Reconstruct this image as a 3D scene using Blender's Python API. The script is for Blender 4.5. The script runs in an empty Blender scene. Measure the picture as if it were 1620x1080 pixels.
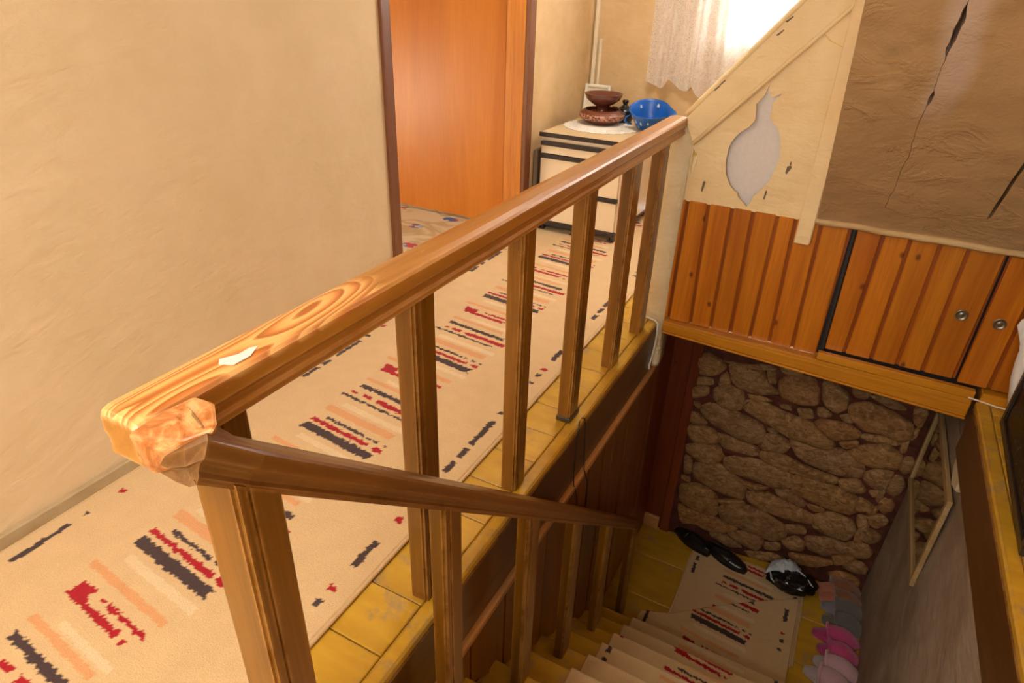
import bpy, bmesh, math, random
import numpy as np
from mathutils import Vector, Matrix, noise
from mathutils.geometry import tessellate_polygon
random.seed(7)
C = bpy.context.scene.collection
S = bpy.context.scene

# ------------------------------------------------------------------ camera
cd = bpy.data.cameras.new('camera'); cam = bpy.data.objects.new('camera', cd); C.objects.link(cam)
cd.sensor_width = 36; cd.lens = 1026.83/1620*36; cd.clip_start = .02
R_ = [[0.8815068, 0.4712019, 0.030241], [0.2509831, -0.4133547, -0.8752973], [-0.3999415, 0.7791705, -0.4826387]]
cam.matrix_world = Matrix(((R_[0][0], -R_[1][0], -R_[2][0], 0), (R_[0][1], -R_[1][1], -R_[2][1], 0),
                           (R_[0][2], -R_[1][2], -R_[2][2], 1.4), (0, 0, 0, 1)))
S.camera = cam
# ------------------------------------------------------------------ world, lights, exposure
W = bpy.data.worlds.new('world'); S.world = W; W.use_nodes = True
bgn = W.node_tree.nodes['Background']; bgn.inputs[0].default_value = (.86, .93, 1, 1); bgn.inputs[1].default_value = 7.0
def area(name, loc, target, sx, sy, power, col):
    l = bpy.data.lights.new(name, 'AREA'); l.shape = 'RECTANGLE'; l.size = sx; l.size_y = sy; l.energy = power; l.color = col
    o = bpy.data.objects.new(name, l); C.objects.link(o); o.location = loc
    o.rotation_euler = (Vector(target)-Vector(loc)).to_track_quat('-Z', 'Y').to_euler(); return o
area('hall_fill', (-1.15, -.55, 2.42), (-1.0, .1, 0), .8, .8, 31, (1, .925, .80))  # unseen ceiling light, added to keep the left wall evenly lit
area('hall_window_daylight', (-.2, -1.55, 1.7), (-.9, 3, .9), 1.3, 1.1, 17, (1, .91, .78))
area('window_daylight', (-.35, 4.80, 1.75), (-.9, 2.5, .6), 1.1, 1.0, 115, (1, .95, .92))
area('bedroom_daylight', (-4.5, 1.42, .34), (-2.7, 3.6, .4), 1.0, .62, 70, (1, .86, .62))
area('corridor_fill', (-1.05, 3.15, 2.42), (-1.15, 3.4, 0), .5, .5, 22, (1, .94, .88))  # added fill without a visible lamp, brightens far wall and curtain
S.view_settings.view_transform = 'Standard'; S.view_settings.look = 'None'
S.view_settings.exposure = 0.0; S.view_settings.gamma = 1; S.view_settings.use_curve_mapping = False

# ------------------------------------------------------------------ object helpers
def wloc(o):
    v = Vector((0, 0, 0))
    while o is not None:
        v += o.location; o = o.parent
    return v
def tag(o, label=None, cat=None, group=None, kind=None):
    if label: o['label'] = label
    if cat: o['category'] = cat
    if group: o['group'] = group
    if kind: o['kind'] = kind
    return o
def thing(name, loc, label, cat, group=None):
    o = bpy.data.objects.new(name, None); C.objects.link(o); o.location = loc
    o.empty_display_size = .05
    return tag(o, label, cat, group)
def mk(name, bm, mat, parent=None, smooth=False, loc=None, local=False):
    """links bm (world coordinates unless local) as one object"""
    me = bpy.data.meshes.new(name)
    if parent is not None:
        off = Vector((0, 0, 0)) if local else -wloc(parent)
        pos = Vector((0, 0, 0))
    else:
        if loc is None:
            xs = [v.co for v in bm.verts]
            mn = Vector([min(c[i] for c in xs) for i in range(3)]); mx = Vector([max(c[i] for c in xs) for i in range(3)])
            loc = ((mn.x+mx.x)/2, (mn.y+mx.y)/2, mn.z)
        pos = Vector(loc); off = Vector((0, 0, 0)) if local else -pos
    bmesh.ops.recalc_face_normals(bm, faces=bm.faces)
    for v in bm.verts: v.co += off
    bm.to_mesh(me); bm.free()
    if smooth:
        for p in me.polygons: p.use_smooth = True
    me.materials.append(mat)
    o = bpy.data.objects.new(name, me); C.objects.link(o); o.location = pos
    if parent is not None: o.parent = parent
    return o
def struct(name, bm, mat, parent=None, **k):
    o = mk(name, bm, mat, parent, **k)
    if parent is None: o['kind'] = 'structure'
    return o
def bevel(bm, r, seg=1, ang=30):
    bm.normal_update()
    es = [e for e in bm.edges if len(e.link_faces) == 2 and e.calc_face_angle(0) > math.radians(ang)]
    bmesh.ops.bevel(bm, geom=es, offset=r, segments=seg, profile=.6, affect='EDGES')
    return bm
def box(x0, x1, y0, y1, z0, z1, b=0, bm=None):
    n = bmesh.new()
    vs = [n.verts.new((x, y, z)) for x in (x0, x1) for y in (y0, y1) for z in (z0, z1)]
    for f in ((0,1,3,2), (4,6,7,5), (0,4,5,1), (2,3,7,6), (0,2,6,4), (1,5,7,3)): n.faces.new([vs[i] for i in f])
    bmesh.ops.recalc_face_normals(n, faces=n.faces)
    if b: bevel(n, b)
    return join(bm, n) if bm is not None else n
def join(a, b):
    me = bpy.data.meshes.new('tmp'); b.to_mesh(me); b.free(); a.from_mesh(me); bpy.data.meshes.remove(me); return a
def prism(poly, a0, a1, plane, b=0, bm=None, seg=1):
    """poly in plane 'xy','xz','yz', extruded a0..a1 along the remaining axis"""
    n = bmesh.new()
    def P(p, a):
        return {'xy': (p[0], p[1], a), 'xz': (p[0], a, p[1]), 'yz': (a, p[0], p[1])}[plane]
    A = [n.verts.new(P(p, a0)) for p in poly]; B = [n.verts.new(P(p, a1)) for p in poly]
    n.faces.new(A); n.faces.new(B[::-1])
    k = len(poly)
    for i in range(k): n.faces.new((A[i], A[(i+1) % k], B[(i+1) % k], B[i]))
    bmesh.ops.recalc_face_normals(n, faces=n.faces)
    if b: bevel(n, b, seg)
    return join(bm, n) if bm is not None else n
def tube(pts, r, n=8, bm=None, closed=False):
    b = bm or bmesh.new(); rings = []
    pts = [Vector(p) for p in pts]; m = len(pts)
    prev = Vector((.3, .2, 1)).normalized()
    for i, p in enumerate(pts):
        if closed: d = pts[(i+1) % m]-pts[i-1]
        else: d = pts[min(i+1, m-1)]-pts[max(i-1, 0)]
        d.normalize(); u = prev-d*prev.dot(d)
        if u.length < .05: u = d.orthogonal()
        u.normalize(); prev = u; w = d.cross(u)
        rr = r[i] if isinstance(r, (list, tuple)) else r
        rings.append([b.verts.new(p+(u*math.cos(2*math.pi*k/n)+w*math.sin(2*math.pi*k/n))*rr) for k in range(n)])
    for i in range(m if closed else m-1):
        a, c = rings[i], rings[(i+1) % m]
        for k in range(n): b.faces.new((a[k], a[(k+1) % n], c[(k+1) % n], c[k]))
    if not closed:
        b.faces.new(rings[0][::-1]); b.faces.new(rings[-1])
    return b
def lathe(prof, c, n=40, bm=None):
    b = bm or bmesh.new(); rings = []
    for r, z in prof:
        if r < 1e-5: rings.append([b.verts.new((c[0], c[1], c[2]+z))])
        else: rings.append([b.verts.new((c[0]+r*math.cos(2*math.pi*k/n), c[1]+r*math.sin(2*math.pi*k/n), c[2]+z)) for k in range(n)])
    for a, d in zip(rings, rings[1:]):
        for k in range(n):
            k2 = (k+1) % n
            if len(a) == 1 and len(d) == 1: continue
            if len(a) == 1: b.faces.new((a[0], d[k2], d[k]))
            elif len(d) == 1: b.faces.new((a[k], a[k2], d[0]))
            else: b.faces.new((a[k], a[k2], d[k2], d[k]))
    return b
def sweep(prof, stations, bm=None):
    """stations: (pos, right, up, scale_u, scale_v)"""
    b = bm or bmesh.new(); rings = []
    for pos, rt, up, su, sv in stations:
        pos, rt, up = Vector(pos), Vector(rt), Vector(up)
        rings.append([b.verts.new(pos+rt*u*su+up*v*sv) for u, v in prof])
    k = len(prof)
    for a, c in zip(rings, rings[1:]):
        for i in range(k): b.faces.new((a[i], a[(i+1) % k], c[(i+1) % k], c[i]))
    b.faces.new(rings[0]); b.faces.new(rings[-1][::-1])
    return b
def nz(x, y, z=0, s=1): return noise.noise(Vector((x*s, y*s, z*s)))

# ------------------------------------------------------------------ material helpers
def sr(r, g, b):
    f = lambda c: (c/255/12.92) if c/255 <= .04045 else ((c/255+.055)/1.055)**2.4
    return (f(r), f(g), f(b), 1)
class NT:
    def __init__(s, name):
        s.m = bpy.data.materials.new(name); s.m.use_nodes = True; s.t = s.m.node_tree
        s.p = s.t.nodes['Principled BSDF']
    def n(s, typ, **k):
        o = s.t.nodes.new(typ)
        for a, v in k.items(): setattr(o, a, v)
        return o
    def l(s, a, b): s.t.links.new(a, b)
    def setin(s, node, key, val):
        if hasattr(val, 'is_output') or isinstance(val, bpy.types.NodeSocket): s.l(val, node.inputs[key])
        else: node.inputs[key].default_value = val
    def coord(s, scale=(1, 1, 1), rnd=True, rot=(0, 0, 0), space='Object'):
        tc = s.n('ShaderNodeTexCoord'); out = tc.outputs[space]
        if rnd:
            oi = s.n('ShaderNodeObjectInfo'); mu = s.n('ShaderNodeMath', operation='MULTIPLY'); s.l(oi.outputs['Random'], mu.inputs[0]); mu.inputs[1].default_value = 31.7
            ad = s.n('ShaderNodeVectorMath', operation='ADD'); s.l(out, ad.inputs[0]); s.l(mu.outputs[0], ad.inputs[1]); out = ad.outputs[0]
        mp = s.n('ShaderNodeMapping'); mp.inputs['Scale'].default_value = scale; mp.inputs['Rotation'].default_value = rot
        s.l(out, mp.inputs['Vector']); return mp.outputs[0]
    def noise(s, vec, scale=5, detail=4, rough=.55, dist=0):
        o = s.n('ShaderNodeTexNoise'); s.l(vec, o.inputs['Vector']); o.inputs['Scale'].default_value = scale
        o.inputs['Detail'].default_value = detail; o.inputs['Roughness'].default_value = rough; o.inputs['Distortion'].default_value = dist
        return o.outputs[0]
    def ramp(s, fac, stops, interp='LINEAR'):
        o = s.n('ShaderNodeValToRGB'); s.l(fac, o.inputs[0]); o.color_ramp.interpolation = interp
        e = o.color_ramp.elements
        while len(e) < len(stops): e.new(.5)
        for el, (p, c) in zip(e, stops):
            el.position = p; el.color = c if len(c) == 4 else (*c, 1)
        return o.outputs[0]
    def gray(s, fac, a, b, va=0, vb=1): return s.ramp(fac, [(a, (va, va, va)), (b, (vb, vb, vb))])
    def mix(s, fac, a, b, blend='MIX'):
        o = s.n('ShaderNodeMix', data_type='RGBA', blend_type=blend)
        s.setin(o, 0, fac); s.setin(o, 6, a); s.setin(o, 7, b); return o.outputs[2]
    def math(s, op, a, b=0):
        o = s.n('ShaderNodeMath', operation=op); s.setin(o, 0, a); s.setin(o, 1, b); return o.outputs[0]
    def bump(s, h, strength=.3, dist=.01, prev=None):
        o = s.n('ShaderNodeBump'); s.l(h, o.inputs['Height']); o.inputs['Strength'].default_value = strength; o.inputs['Distance'].default_value = dist
        if prev is not None: s.l(prev, o.inputs['Normal'])
        return o.outputs[0]
    def edge(s, r=.006):
        bv = s.n('ShaderNodeBevel', samples=4); bv.inputs['Radius'].default_value = r*1.3
        g = s.n('ShaderNodeNewGeometry'); d = s.n('ShaderNodeVectorMath', operation='DOT_PRODUCT')
        s.l(bv.outputs[0], d.inputs[0]); s.l(g.outputs['Normal'], d.inputs[1])
        return s.gray(d.outputs['Value'], .90, .995, 1, 0)
    def out(s, col, rough=.5, normal=None, spec=.5, coat=0):
        s.setin(s.p, 'Base Color', col); s.setin(s.p, 'Roughness', rough)
        s.p.inputs['Specular IOR Level'].default_value = spec
        s.p.inputs['Coat Weight'].default_value = coat; s.p.inputs['Coat Roughness'].default_value = .2
        if normal is not None: s.l(normal, s.p.inputs['Normal'])
        return s.m
def wood(name, light, dark, axis='z', rough=.35, wear=0, wearcol=sr(205, 160, 105), knots=0, var=.25, coat=.15, across=9, along=.7, contrast=(.3, .72), spec=.5, kface=1, fibre=.35):
    t = NT(name); i = 'xyz'.index(axis)
    sc = [across]*3; sc[i] = along; f = [110]*3; f[i] = 5
    v = t.coord(tuple(sc))
    a = t.noise(v, 1.0, 5, .6, .8)
    col = t.ramp(a, [(contrast[0], dark), (contrast[1], light)])
    fib = t.noise(t.coord(tuple(f)), 1, 3, .6)
    col = t.mix(fibre, col, t.ramp(fib, [(.3, (.45, .45, .45)), (.65, (1.1, 1.1, 1.1))]), 'MULTIPLY')
    if knots:
        vo = t.n('ShaderNodeTexVoronoi', voronoi_dimensions='2D'); sp_ = t.n('ShaderNodeSeparateXYZ'); t.l(t.coord((1, 1, 1)), sp_.inputs[0])
        cb_ = t.n('ShaderNodeCombineXYZ'); t.l(t.math('MULTIPLY', sp_.outputs[0 if kface == 1 else 1], 7.0), cb_.inputs[0]); t.l(t.math('MULTIPLY', sp_.outputs[2], 4.6), cb_.inputs[1])
        t.l(cb_.outputs[0], vo.inputs['Vector']); vo.inputs['Scale'].default_value = 1
        kk = t.gray(vo.outputs['Distance'], .03, .085, 1, 0)
        sel = t.gray(t.n('ShaderNodeSeparateColor').outputs[0], .5, .5) if False else None
        sp = t.n('ShaderNodeSeparateColor'); t.l(vo.outputs['Color'], sp.inputs[0])
        m = t.math('GREATER_THAN', sp.outputs[0], 1-knots)
        col = t.mix(t.math('MULTIPLY', t.math('MULTIPLY', kk, m), .8), col, sr(70, 25, 5))
    oi = t.n('ShaderNodeObjectInfo')
    hv = t.n('ShaderNodeHueSaturation'); t.l(col, hv.inputs['Color'])
    t.l(t.math('ADD', t.math('MULTIPLY', oi.outputs['Random'], var), 1-var/2), hv.inputs['Value']); col = hv.outputs[0]
    r = rough
    if wear:
        e = t.edge(.007); w = t.gray(t.noise(t.coord((14, 14, 14)), 1, 5, .7), .38, .55)
        m = t.math('MULTIPLY', t.math('MULTIPLY', e, w), wear)
        spots = t.math('MULTIPLY', t.gray(t.noise(t.coord((22, 22, 22)), 1, 6, .75), .66, .70), wear*.6)
        m = t.math('MAXIMUM', m, spots)
        col = t.mix(m, col, wearcol)
    return t.out(col, r, t.bump(fib, .12, .002), spec, coat)
def plaster(name, a, b, bumpy=.5, scale=(3, 3, 3), rough=.85, fine=1.0, stain=None, chips=0):
    t = NT(name)
    n1 = t.noise(t.coord(scale, False), 1.2, 6, .6)
    col = t.ramp(n1, [(.32, b), (.68, a)])
    if stain is not None:
        col = t.mix(t.gray(t.noise(t.coord((1.1, 1.1, 1.1), False), 2.2, 7, .7), .52, .75, 0, .6), col, stain)
    if chips:
        cm = t.gray(t.noise(t.coord((16, 16, 16), False), 1, 4, .7, .5), .735, .75)
        col = t.mix(cm, col, sr(110, 95, 75))
    h = t.noise(t.coord((7, 7, 14), False), 1.6, 6, .55, .2)
    h2 = t.noise(t.coord((80, 60, 110), False), 1, 3, .6)
    nrm = t.bump(h, bumpy, .02); nrm = t.bump(h2, .25*fine, .003, nrm)
    return t.out(col, rough, nrm, .3)
def flat(name, col, rough=.5, metal=0, spec=.5, bump=0, bs=60, var=0):
    t = NT(name); c = col
    nn = t.noise(t.coord((bs, bs, bs), True), 1, 4, .6)
    c = t.mix(t.gray(nn, .3, .75, 0, .22), col, tuple(x*.6 for x in col[:3])+(1,))
    t.p.inputs['Metallic'].default_value = metal
    return t.out(c, rough, t.bump(nn, bump, .003) if bump else None, spec)

M_wall = plaster('cream wall paint', sr(229, 203, 164), sr(220, 194, 152), .28)
M_wall2 = plaster('cream paint near window', sr(222, 192, 146), sr(206, 174, 126), .3, stain=sr(196, 160, 110))
M_ceil = plaster('ceiling paint', sr(225, 212, 185), sr(215, 200, 170), .3)
M_cream = plaster('flaking cream gloss paint', sr(240, 216, 168), sr(228, 198, 146), .5, rough=.5, chips=1)
M_postp = plaster('thick whitewash', sr(238, 224, 190), sr(220, 196, 150), 1.0, rough=.6)
M_stairwall = plaster('stairwell grey plaster', sr(172, 152, 130), sr(150, 128, 106), .5, stain=sr(190, 172, 150))
M_skirt = plaster('skirting paint', sr(190, 170, 135), sr(165, 140, 100), .3, rough=.6)
M_frame = wood('dark brown frame paint', sr(134, 84, 54), sr(112, 66, 40), 'z', .45, var=.05)
M_orange = wood('orange varnished veneer', sr(214, 134, 46), sr(184, 102, 28), 'z', .36, across=4, along=.4, var=.05, coat=0, spec=.3, fibre=.12, contrast=(.2, .8))
M_jamb = wood('orange varnished jamb', sr(216, 138, 48), sr(190, 108, 32), 'z', .4, across=10, var=.05)
M_postz = wood('varnished baluster', sr(150, 97, 20), sr(92, 55, 6), 'z', .32, wear=.6, wearcol=sr(196, 140, 74), coat=.3)
M_railx = wood('varnished handrail down stairs', sr(156, 100, 38), sr(98, 58, 18), 'y', .36, wear=.22, wearcol=sr(206, 162, 110), coat=.15)
M_fascia = wood('brown varnished fascia', sr(112, 68, 20), sr(78, 44, 10), 'y', .32, wear=.8, wearcol=sr(190, 140, 80), var=.05, coat=.3)
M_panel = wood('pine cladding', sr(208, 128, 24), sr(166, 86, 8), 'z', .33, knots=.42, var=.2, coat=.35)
M_tongue = wood('dark red joint between boards', sr(160, 78, 12), sr(120, 50, 6), 'z', .4, var=.05)
M_panel_dark = wood('shaded pine cladding', sr(152, 90, 24), sr(108, 58, 10), 'z', .35, knots=.35, var=.25, coat=.3, kface=0)  # darker copy of the pine, stairwell shade put into its colour
M_reddish = wood('red brown cladding', sr(134, 62, 24), sr(96, 40, 14), 'z', .4, knots=.3, var=.15)
M_beam = wood('golden varnished beam', sr(214, 146, 36), sr(186, 116, 20), 'x', .3, var=.05, coat=.4, contrast=(.2, .8))
M_ledge = wood('pale worn ledge', sr(224, 166, 104), sr(190, 130, 72), 'y', .4, wear=.6, var=.02)
M_dark = flat('plain dark grey', sr(38, 34, 32), .5)  # one dark tone for slabs, backing sheet and strings

def m_yellow():
    t = NT('yellow floor paint')
    a = t.noise(t.coord((3, 9, 9)), 1.5, 6, .6)
    col = t.ramp(a, [(.3, sr(186, 140, 34)), (.7, sr(212, 166, 48))])
    w = t.gray(t.noise(t.coord((6, 6, 6)), 1, 8, .75), .56, .63)
    col = t.mix(t.math('MULTIPLY', w, .8), col, sr(168, 140, 96))
    e = t.math('MULTIPLY', t.edge(.008), t.gray(t.noise(t.coord((9, 9, 9)), 1, 4, .6), .45, .55))
    col = t.mix(t.math('MULTIPLY', e, .8), col, sr(140, 112, 74))
    return t.out(col, t.gray(a, .2, .8, .3, .5), t.bump(t.noise(t.coord((60, 60, 60)), 1, 4), .15, .003), .5, .1)
M_yellow = m_yellow()

def m_rail():
    t = NT('worn handrail with bold grain')
    a = t.noise(t.coord((9, .8, 9)), 1, 5, .6, .8)
    base = t.ramp(a, [(.3, sr(158, 98, 30)), (.72, sr(196, 134, 52))])
    # bared pine with strong rings on the hand-worn near end
    cn = t.noise(t.coord((13, 2.6, 5), False), 1, .6, .4, .6)
    fr = t.math('FRACT', t.math('MULTIPLY', cn, 10.5))
    rings = t.ramp(fr, [(.0, sr(248, 196, 122)), (.30, sr(242, 180, 104)), (.62, sr(216, 132, 62)), (.88, sr(182, 100, 38)), (1, sr(236, 170, 96))])
    tc = t.n('ShaderNodeTexCoord'); sx = t.n('ShaderNodeSeparateXYZ'); t.l(tc.outputs['Object'], sx.inputs[0])
    nn = t.noise(t.coord((20, 6, 20)), 1, 5, .6)
    yy = t.math('ADD', sx.outputs[1], t.math('MULTIPLY', nn, .16))
    m1 = t.gray(yy, .50, .56, 1, 0)       # along the rail (m from its near end)
    m2 = t.gray(sx.outputs[2], .922, .932) # only the hand-worn top
    col = t.mix(t.math('MULTIPLY', m1, m2), base, rings)
    fib = t.noise(t.coord((110, 5, 110)), 1, 3, .6)
    col = t.mix(.3, col, t.ramp(fib, [(.3, (.55, .55, .55)), (.65, (1.1, 1.1, 1.1))]), 'MULTIPLY')
    e = t.edge(.008); w = t.gray(t.noise(t.coord((14, 5, 14)), 1, 5, .7), .36, .56)
    m = t.math('MULTIPLY', e, w)
    sp = t.math('MULTIPLY', t.gray(t.noise(t.coord((26, 12, 26)), 1, 6, .75), .655, .69), .7)
    col = t.mix(t.math('MAXIMUM', m, sp), col, sr(226, 176, 120))
    return t.out(col, .34, t.bump(fib, .12, .002), .5, .35)
M_rail = m_rail()

def m_corner():
    t = NT('worn end grain of handrail corner')
    n = t.noise(t.coord((22, 30, 22)), 1, 6, .65, 1)
    col = t.ramp(n, [(.28, sr(110, 62, 26)), (.45, sr(190, 112, 52)), (.62, sr(226, 170, 110)), (.75, sr(190, 150, 110))])
    return t.out(col, .4, t.bump(n, .3, .003), .5, .2)
M_corner = m_corner()

def m_soffit():
    t = NT('brown gloss paint over rough plaster')
    at = t.n('ShaderNodeAttribute', attribute_name='filler')
    n = t.noise(t.coord((2, 2, 2), False), 2, 6, .65)
    col = t.ramp(n, [(.3, sr(172, 140, 100)), (.7, sr(190, 156, 112))])
    col = t.mix(at.outputs['Fac'], col, sr(196, 172, 152))
    rid = t.noise(t.coord((3.2, 5, 5), False, (0, .5, .5)), 1.3, 6, .6, .5)
    sel = t.gray(t.noise(t.coord((2.3, 2.3, 2.3), False), 1.5, 3, .5), .40, .56)
    rdg = t.ramp(rid, [(.44, (0, 0, 0)), (.49, (1, 1, 1)), (.505, (1, 1, 1)), (.60, (.25, .25, .25))])
    h = t.math('MULTIPLY', rdg, sel)
    fn = t.noise(t.coord((70, 70, 70), False), 1, 4, .65)
    nrm = t.bump(h, .30, .012); nrm = t.bump(fn, .22, .004, nrm); nrm = t.bump(t.noise(t.coord((12, 12, 12), False), 1, 5, .6), .35, .01, nrm)
    return t.out(col, .42, nrm, .5)
M_soffit = m_soffit()

def m_stone():
    t = NT('rough fieldstone')
    n = t.noise(t.coord((20, 20, 34)), 1, 9, .74, 1.0)
    col = t.ramp(n, [(.28, sr(84, 56, 34)), (.44, sr(142, 104, 62)), (.58, sr(180, 142, 96)), (.78, sr(222, 194, 160))])
    oi = t.n('ShaderNodeObjectInfo')
    tint = t.ramp(oi.outputs['Random'], [(0, (.95, .78, .6)), (.35, (1, .95, .85)), (.7, (.85, .8, .78)), (1, (1.05, .95, .72))])
    col = t.mix(1, col, tint, 'MULTIPLY')
    h = t.noise(t.coord((34, 34, 60)), 1, 8, .7)
    return t.out(col, .62, t.bump(h, .8, .012), .4)
M_stone = m_stone()
M_mortar = plaster('dark red brown mortar', sr(104, 54, 38), sr(64, 30, 20), 1.0, scale=(9, 9, 9), rough=.75)

def m_rug():
    t = NT('rug pile')
    at = t.n('ShaderNodeAttribute', attribute_name='col')
    n = t.noise(t.coord((260, 260, 260), False), 1, 3, .7)
    n2 = t.noise(t.coord((14, 14, 14), False), 1, 4, .6)
    col = t.mix(.55, at.outputs['Color'], t.ramp(n, [(.3, (.72, .72, .72)), (.7, (1.12, 1.12, 1.12))]), 'MULTIPLY')
    col = t.mix(.5, col, t.ramp(n2, [(.3, (.9, .9, .9)), (.7, (1.05, 1.05, 1.05))]), 'MULTIPLY')
    t.p.inputs['Sheen Weight'].default_value = .15
    return t.out(col, .95, t.bump(n, .6, .004), .1)
M_rug = m_rug()
M_hem = flat('woven rug hem', sr(214, 178, 130), .9, bump=.5, bs=150)

# ------------------------------------------------------------------ large structure
# floor slabs below the boards
struct('floor', box(-1.80, -.672, -1.4, 4.56, -.24, -.022), M_dark)
fl = bpy.data.objects['floor']
def plank(x0, x1, y0, y1, par, z1=0.0, th=.022, mat=None, name='plank', b=.0025):
    return struct(name, box(x0, x1, y0, y1, z1-th, z1, b), mat or M_yellow, par)
y = -1.4; ys = []
jo = [.742, .907]
edges = [-1.4+.164*i for i in range(0, 37)]
edges = [e+(.742-(-1.4+.164*13)) for e in edges]
for a, b_ in zip(edges, edges[1:]):
    if a > 4.55: break
    b_ = min(b_, 4.56)
    dz = random.uniform(-.0015, .0)
    if b_ <= .40: plank(-1.80, 1.6, a+.0015, b_-.0015, fl, dz)
    else: plank(-1.80, -.7015, a+.0015, b_-.0015, fl, dz)
plank(-.70, -.655, .418, 2.815, fl, .001, .03, name='nosing_board', b=.006)
plank(-.70, .66, .41, .45, fl, .0, .022, name='nosing_board')
sl = struct('floor', box(-.672, 1.6, -1.4, .43, -.24, -.022), M_dark)
fr = struct('floor', box(.672, 1.6, .43, 2.82, -.24, -.022), M_dark)
for a, b_ in zip(edges, edges[1:]):
    if b_ > .55 and a < 2.8: plank(.7045, 1.6, max(a, .42)+.0015, min(b_, 2.815)-.0015, fr, random.uniform(-.0015, 0))
plank(.655, .703, .452, 2.79, fr, .001, .03, name='nosing_board', b=.006)
fb = struct('floor', box(-.672, 1.6, 2.862, 4.56, -.034, -.0225), M_dark)
for a, b_ in zip(edges, edges[1:]):
    if b_ > 3.0 and a < 4.55: plank(-.69, 1.6, max(a, 2.93)+.0015, min(b_, 4.56)-.0015, fb, random.uniform(-.0015, 0))
# left wall with door opening, room walls
def wall(name, b, m=M_wall): return struct(name, b, m)
b = box(-1.95, -1.80, -1.4, 2.263, 0, 2.5); box(-1.95, -1.80, 2.263, 3.643, 2.06, 2.5, bm=b)
wall('wall_left', b)
wall('wall_left', box(-1.95, -1.80, 3.643, 4.70, 0, 2.5), M_wall2)
b = box(-1.80, -.95, 4.56, 4.70, 0, 2.5); box(-.95, .35, 4.56, 4.70, 0, 1.12, bm=b); box(-.95, .35, 4.56, 4.70, 2.2, 2.5, bm=b); box(.35, 1.6, 4.56, 4.70, 0, 2.5, bm=b)
wall('wall_back', b, M_wall2)
wall('wall_right', box(1.6, 1.72, -1.4, 4.70, -.24, 2.5))
b = box(-1.95, -.9, -1.75, -1.62, 0, 2.5); box(-.9, .5, -1.75, -1.62, 0, 1.05, bm=b); box(-.9, .5, -1.75, -1.62, 2.25, 2.5, bm=b); box(.5, 1.72, -1.75, -1.62, 0, 2.5, bm=b)
wall('wall_near', b)
struct('floor', box(-1.95, 1.72, -1.75, -1.4, -.24, 0), M_yellow)
struct('ceiling', box(-1.95, 1.72, -1.75, 4.70, 2.5, 2.6), M_ceil)
bs = struct('baseboard_left', box(-1.80, -1.782, -1.4, 2.262, .0, .052, .004), M_skirt)
struct('baseboard_left', box(-1.80, -1.782, 3.644, 4.56, .0, .052, .004), M_skirt)
# bedroom beyond the doorway
def m_bedfloor():
    t = NT('patterned pale carpet')
    n = t.noise(t.coord((1.6, 2.6, 1), False), 1.1, 2, .5, 1.6)
    band = t.ramp(n, [(.44, sr(216, 200, 168)), (.49, sr(196, 172, 134)), (.52, sr(196, 172, 134)), (.57, sr(216, 200, 168))])
    vo = t.n('ShaderNodeTexVoronoi', voronoi_dimensions='2D'); t.l(t.coord((3.4, 5.2, 0), False), vo.inputs['Vector']); vo.inputs['Scale'].default_value = 1
    v2 = t.n('ShaderNodeTexVoronoi', voronoi_dimensions='2D'); t.l(t.coord((36, 36, 0), False), v2.inputs['Vector']); v2.inputs['Scale'].default_value = 1
    m = t.gray(vo.outputs['Distance'], .17, .22, 1, 0)
    fc = t.n('ShaderNodeSeparateColor'); t.l(v2.outputs['Color'], fc.inputs[0])
    pet = t.ramp(fc.outputs[0], [(.0, sr(90, 110, 160)), (.35, sr(170, 190, 210)), (.6, sr(196, 84, 84)), (.85, sr(226, 200, 160))], 'CONSTANT')
    return t.out(t.mix(m, band, pet), .9, None, .1)
struct('floor', box(-4.6, -1.80, 1.0, 5.2, -.1, -.004), m_bedfloor())
b = box(-4.72, -4.6, 1.0, 5.2, -.1, 2.5); box(-4.72, -1.95, .88, 1.0, -.1, 2.5, bm=b); box(-4.72, -1.95, 5.2, 5.32, -.1, 2.5, bm=b)
wall('wall_bedroom', b, M_ceil)
struct('ceiling', box(-4.72, -1.95, .88, 5.32, 2.5, 2.6), M_ceil)
# door_1: casing, jamb, leaf
d = struct('door_1', box(-1.812, -1.786, 2.263, 2.323, 0, 2.12, .003), M_frame)
mk('casing', box(-1.812, -1.786, 3.567, 3.643, 0, 2.12, .003), M_frame, d)
mk('casing', box(-1.812, -1.786, 2.3235, 3.5665, 2.06, 2.12, .003), M_frame, d)
mk('jamb', box(-1.932, -1.813, 3.567, 3.604, 0, 2.06, .002), M_jamb, d)
mk('jamb', box(-1.932, -1.813, 2.29, 2.323, 0, 2.06, .002), M_jamb, d)
mk('jamb', box(-1.932, -1.813, 2.3235, 3.5665, 2.03, 2.06, .002), M_jamb, d)
lf = mk('leaf', box(-3.15, -1.962, 3.618, 3.655, .012, 2.02, .002), M_orange, d)
mk('leaf_edge', box(-1.9615, -1.952, 3.616, 3.657, .012, 2.02, .001), wood('leaf edge', sr(196, 112, 40), sr(150, 76, 22), 'z', .4, var=.02), d)
mk('stopper', prism([(-2.14, 3.555), (-2.10, 3.56), (-2.06, 3.60), (-2.10, 3.607), (-2.12, 3.59)], 0, .03, 'xy', .003), flat('white plastic', sr(225, 220, 205), .5), d)
for z in (.25, 1.75):
    mk('hinge', tube([(-1.942, 3.612, z), (-1.942, 3.612, z+.09)], .007), flat('hinge brass', sr(120, 90, 50), .35, .8), d)
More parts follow.
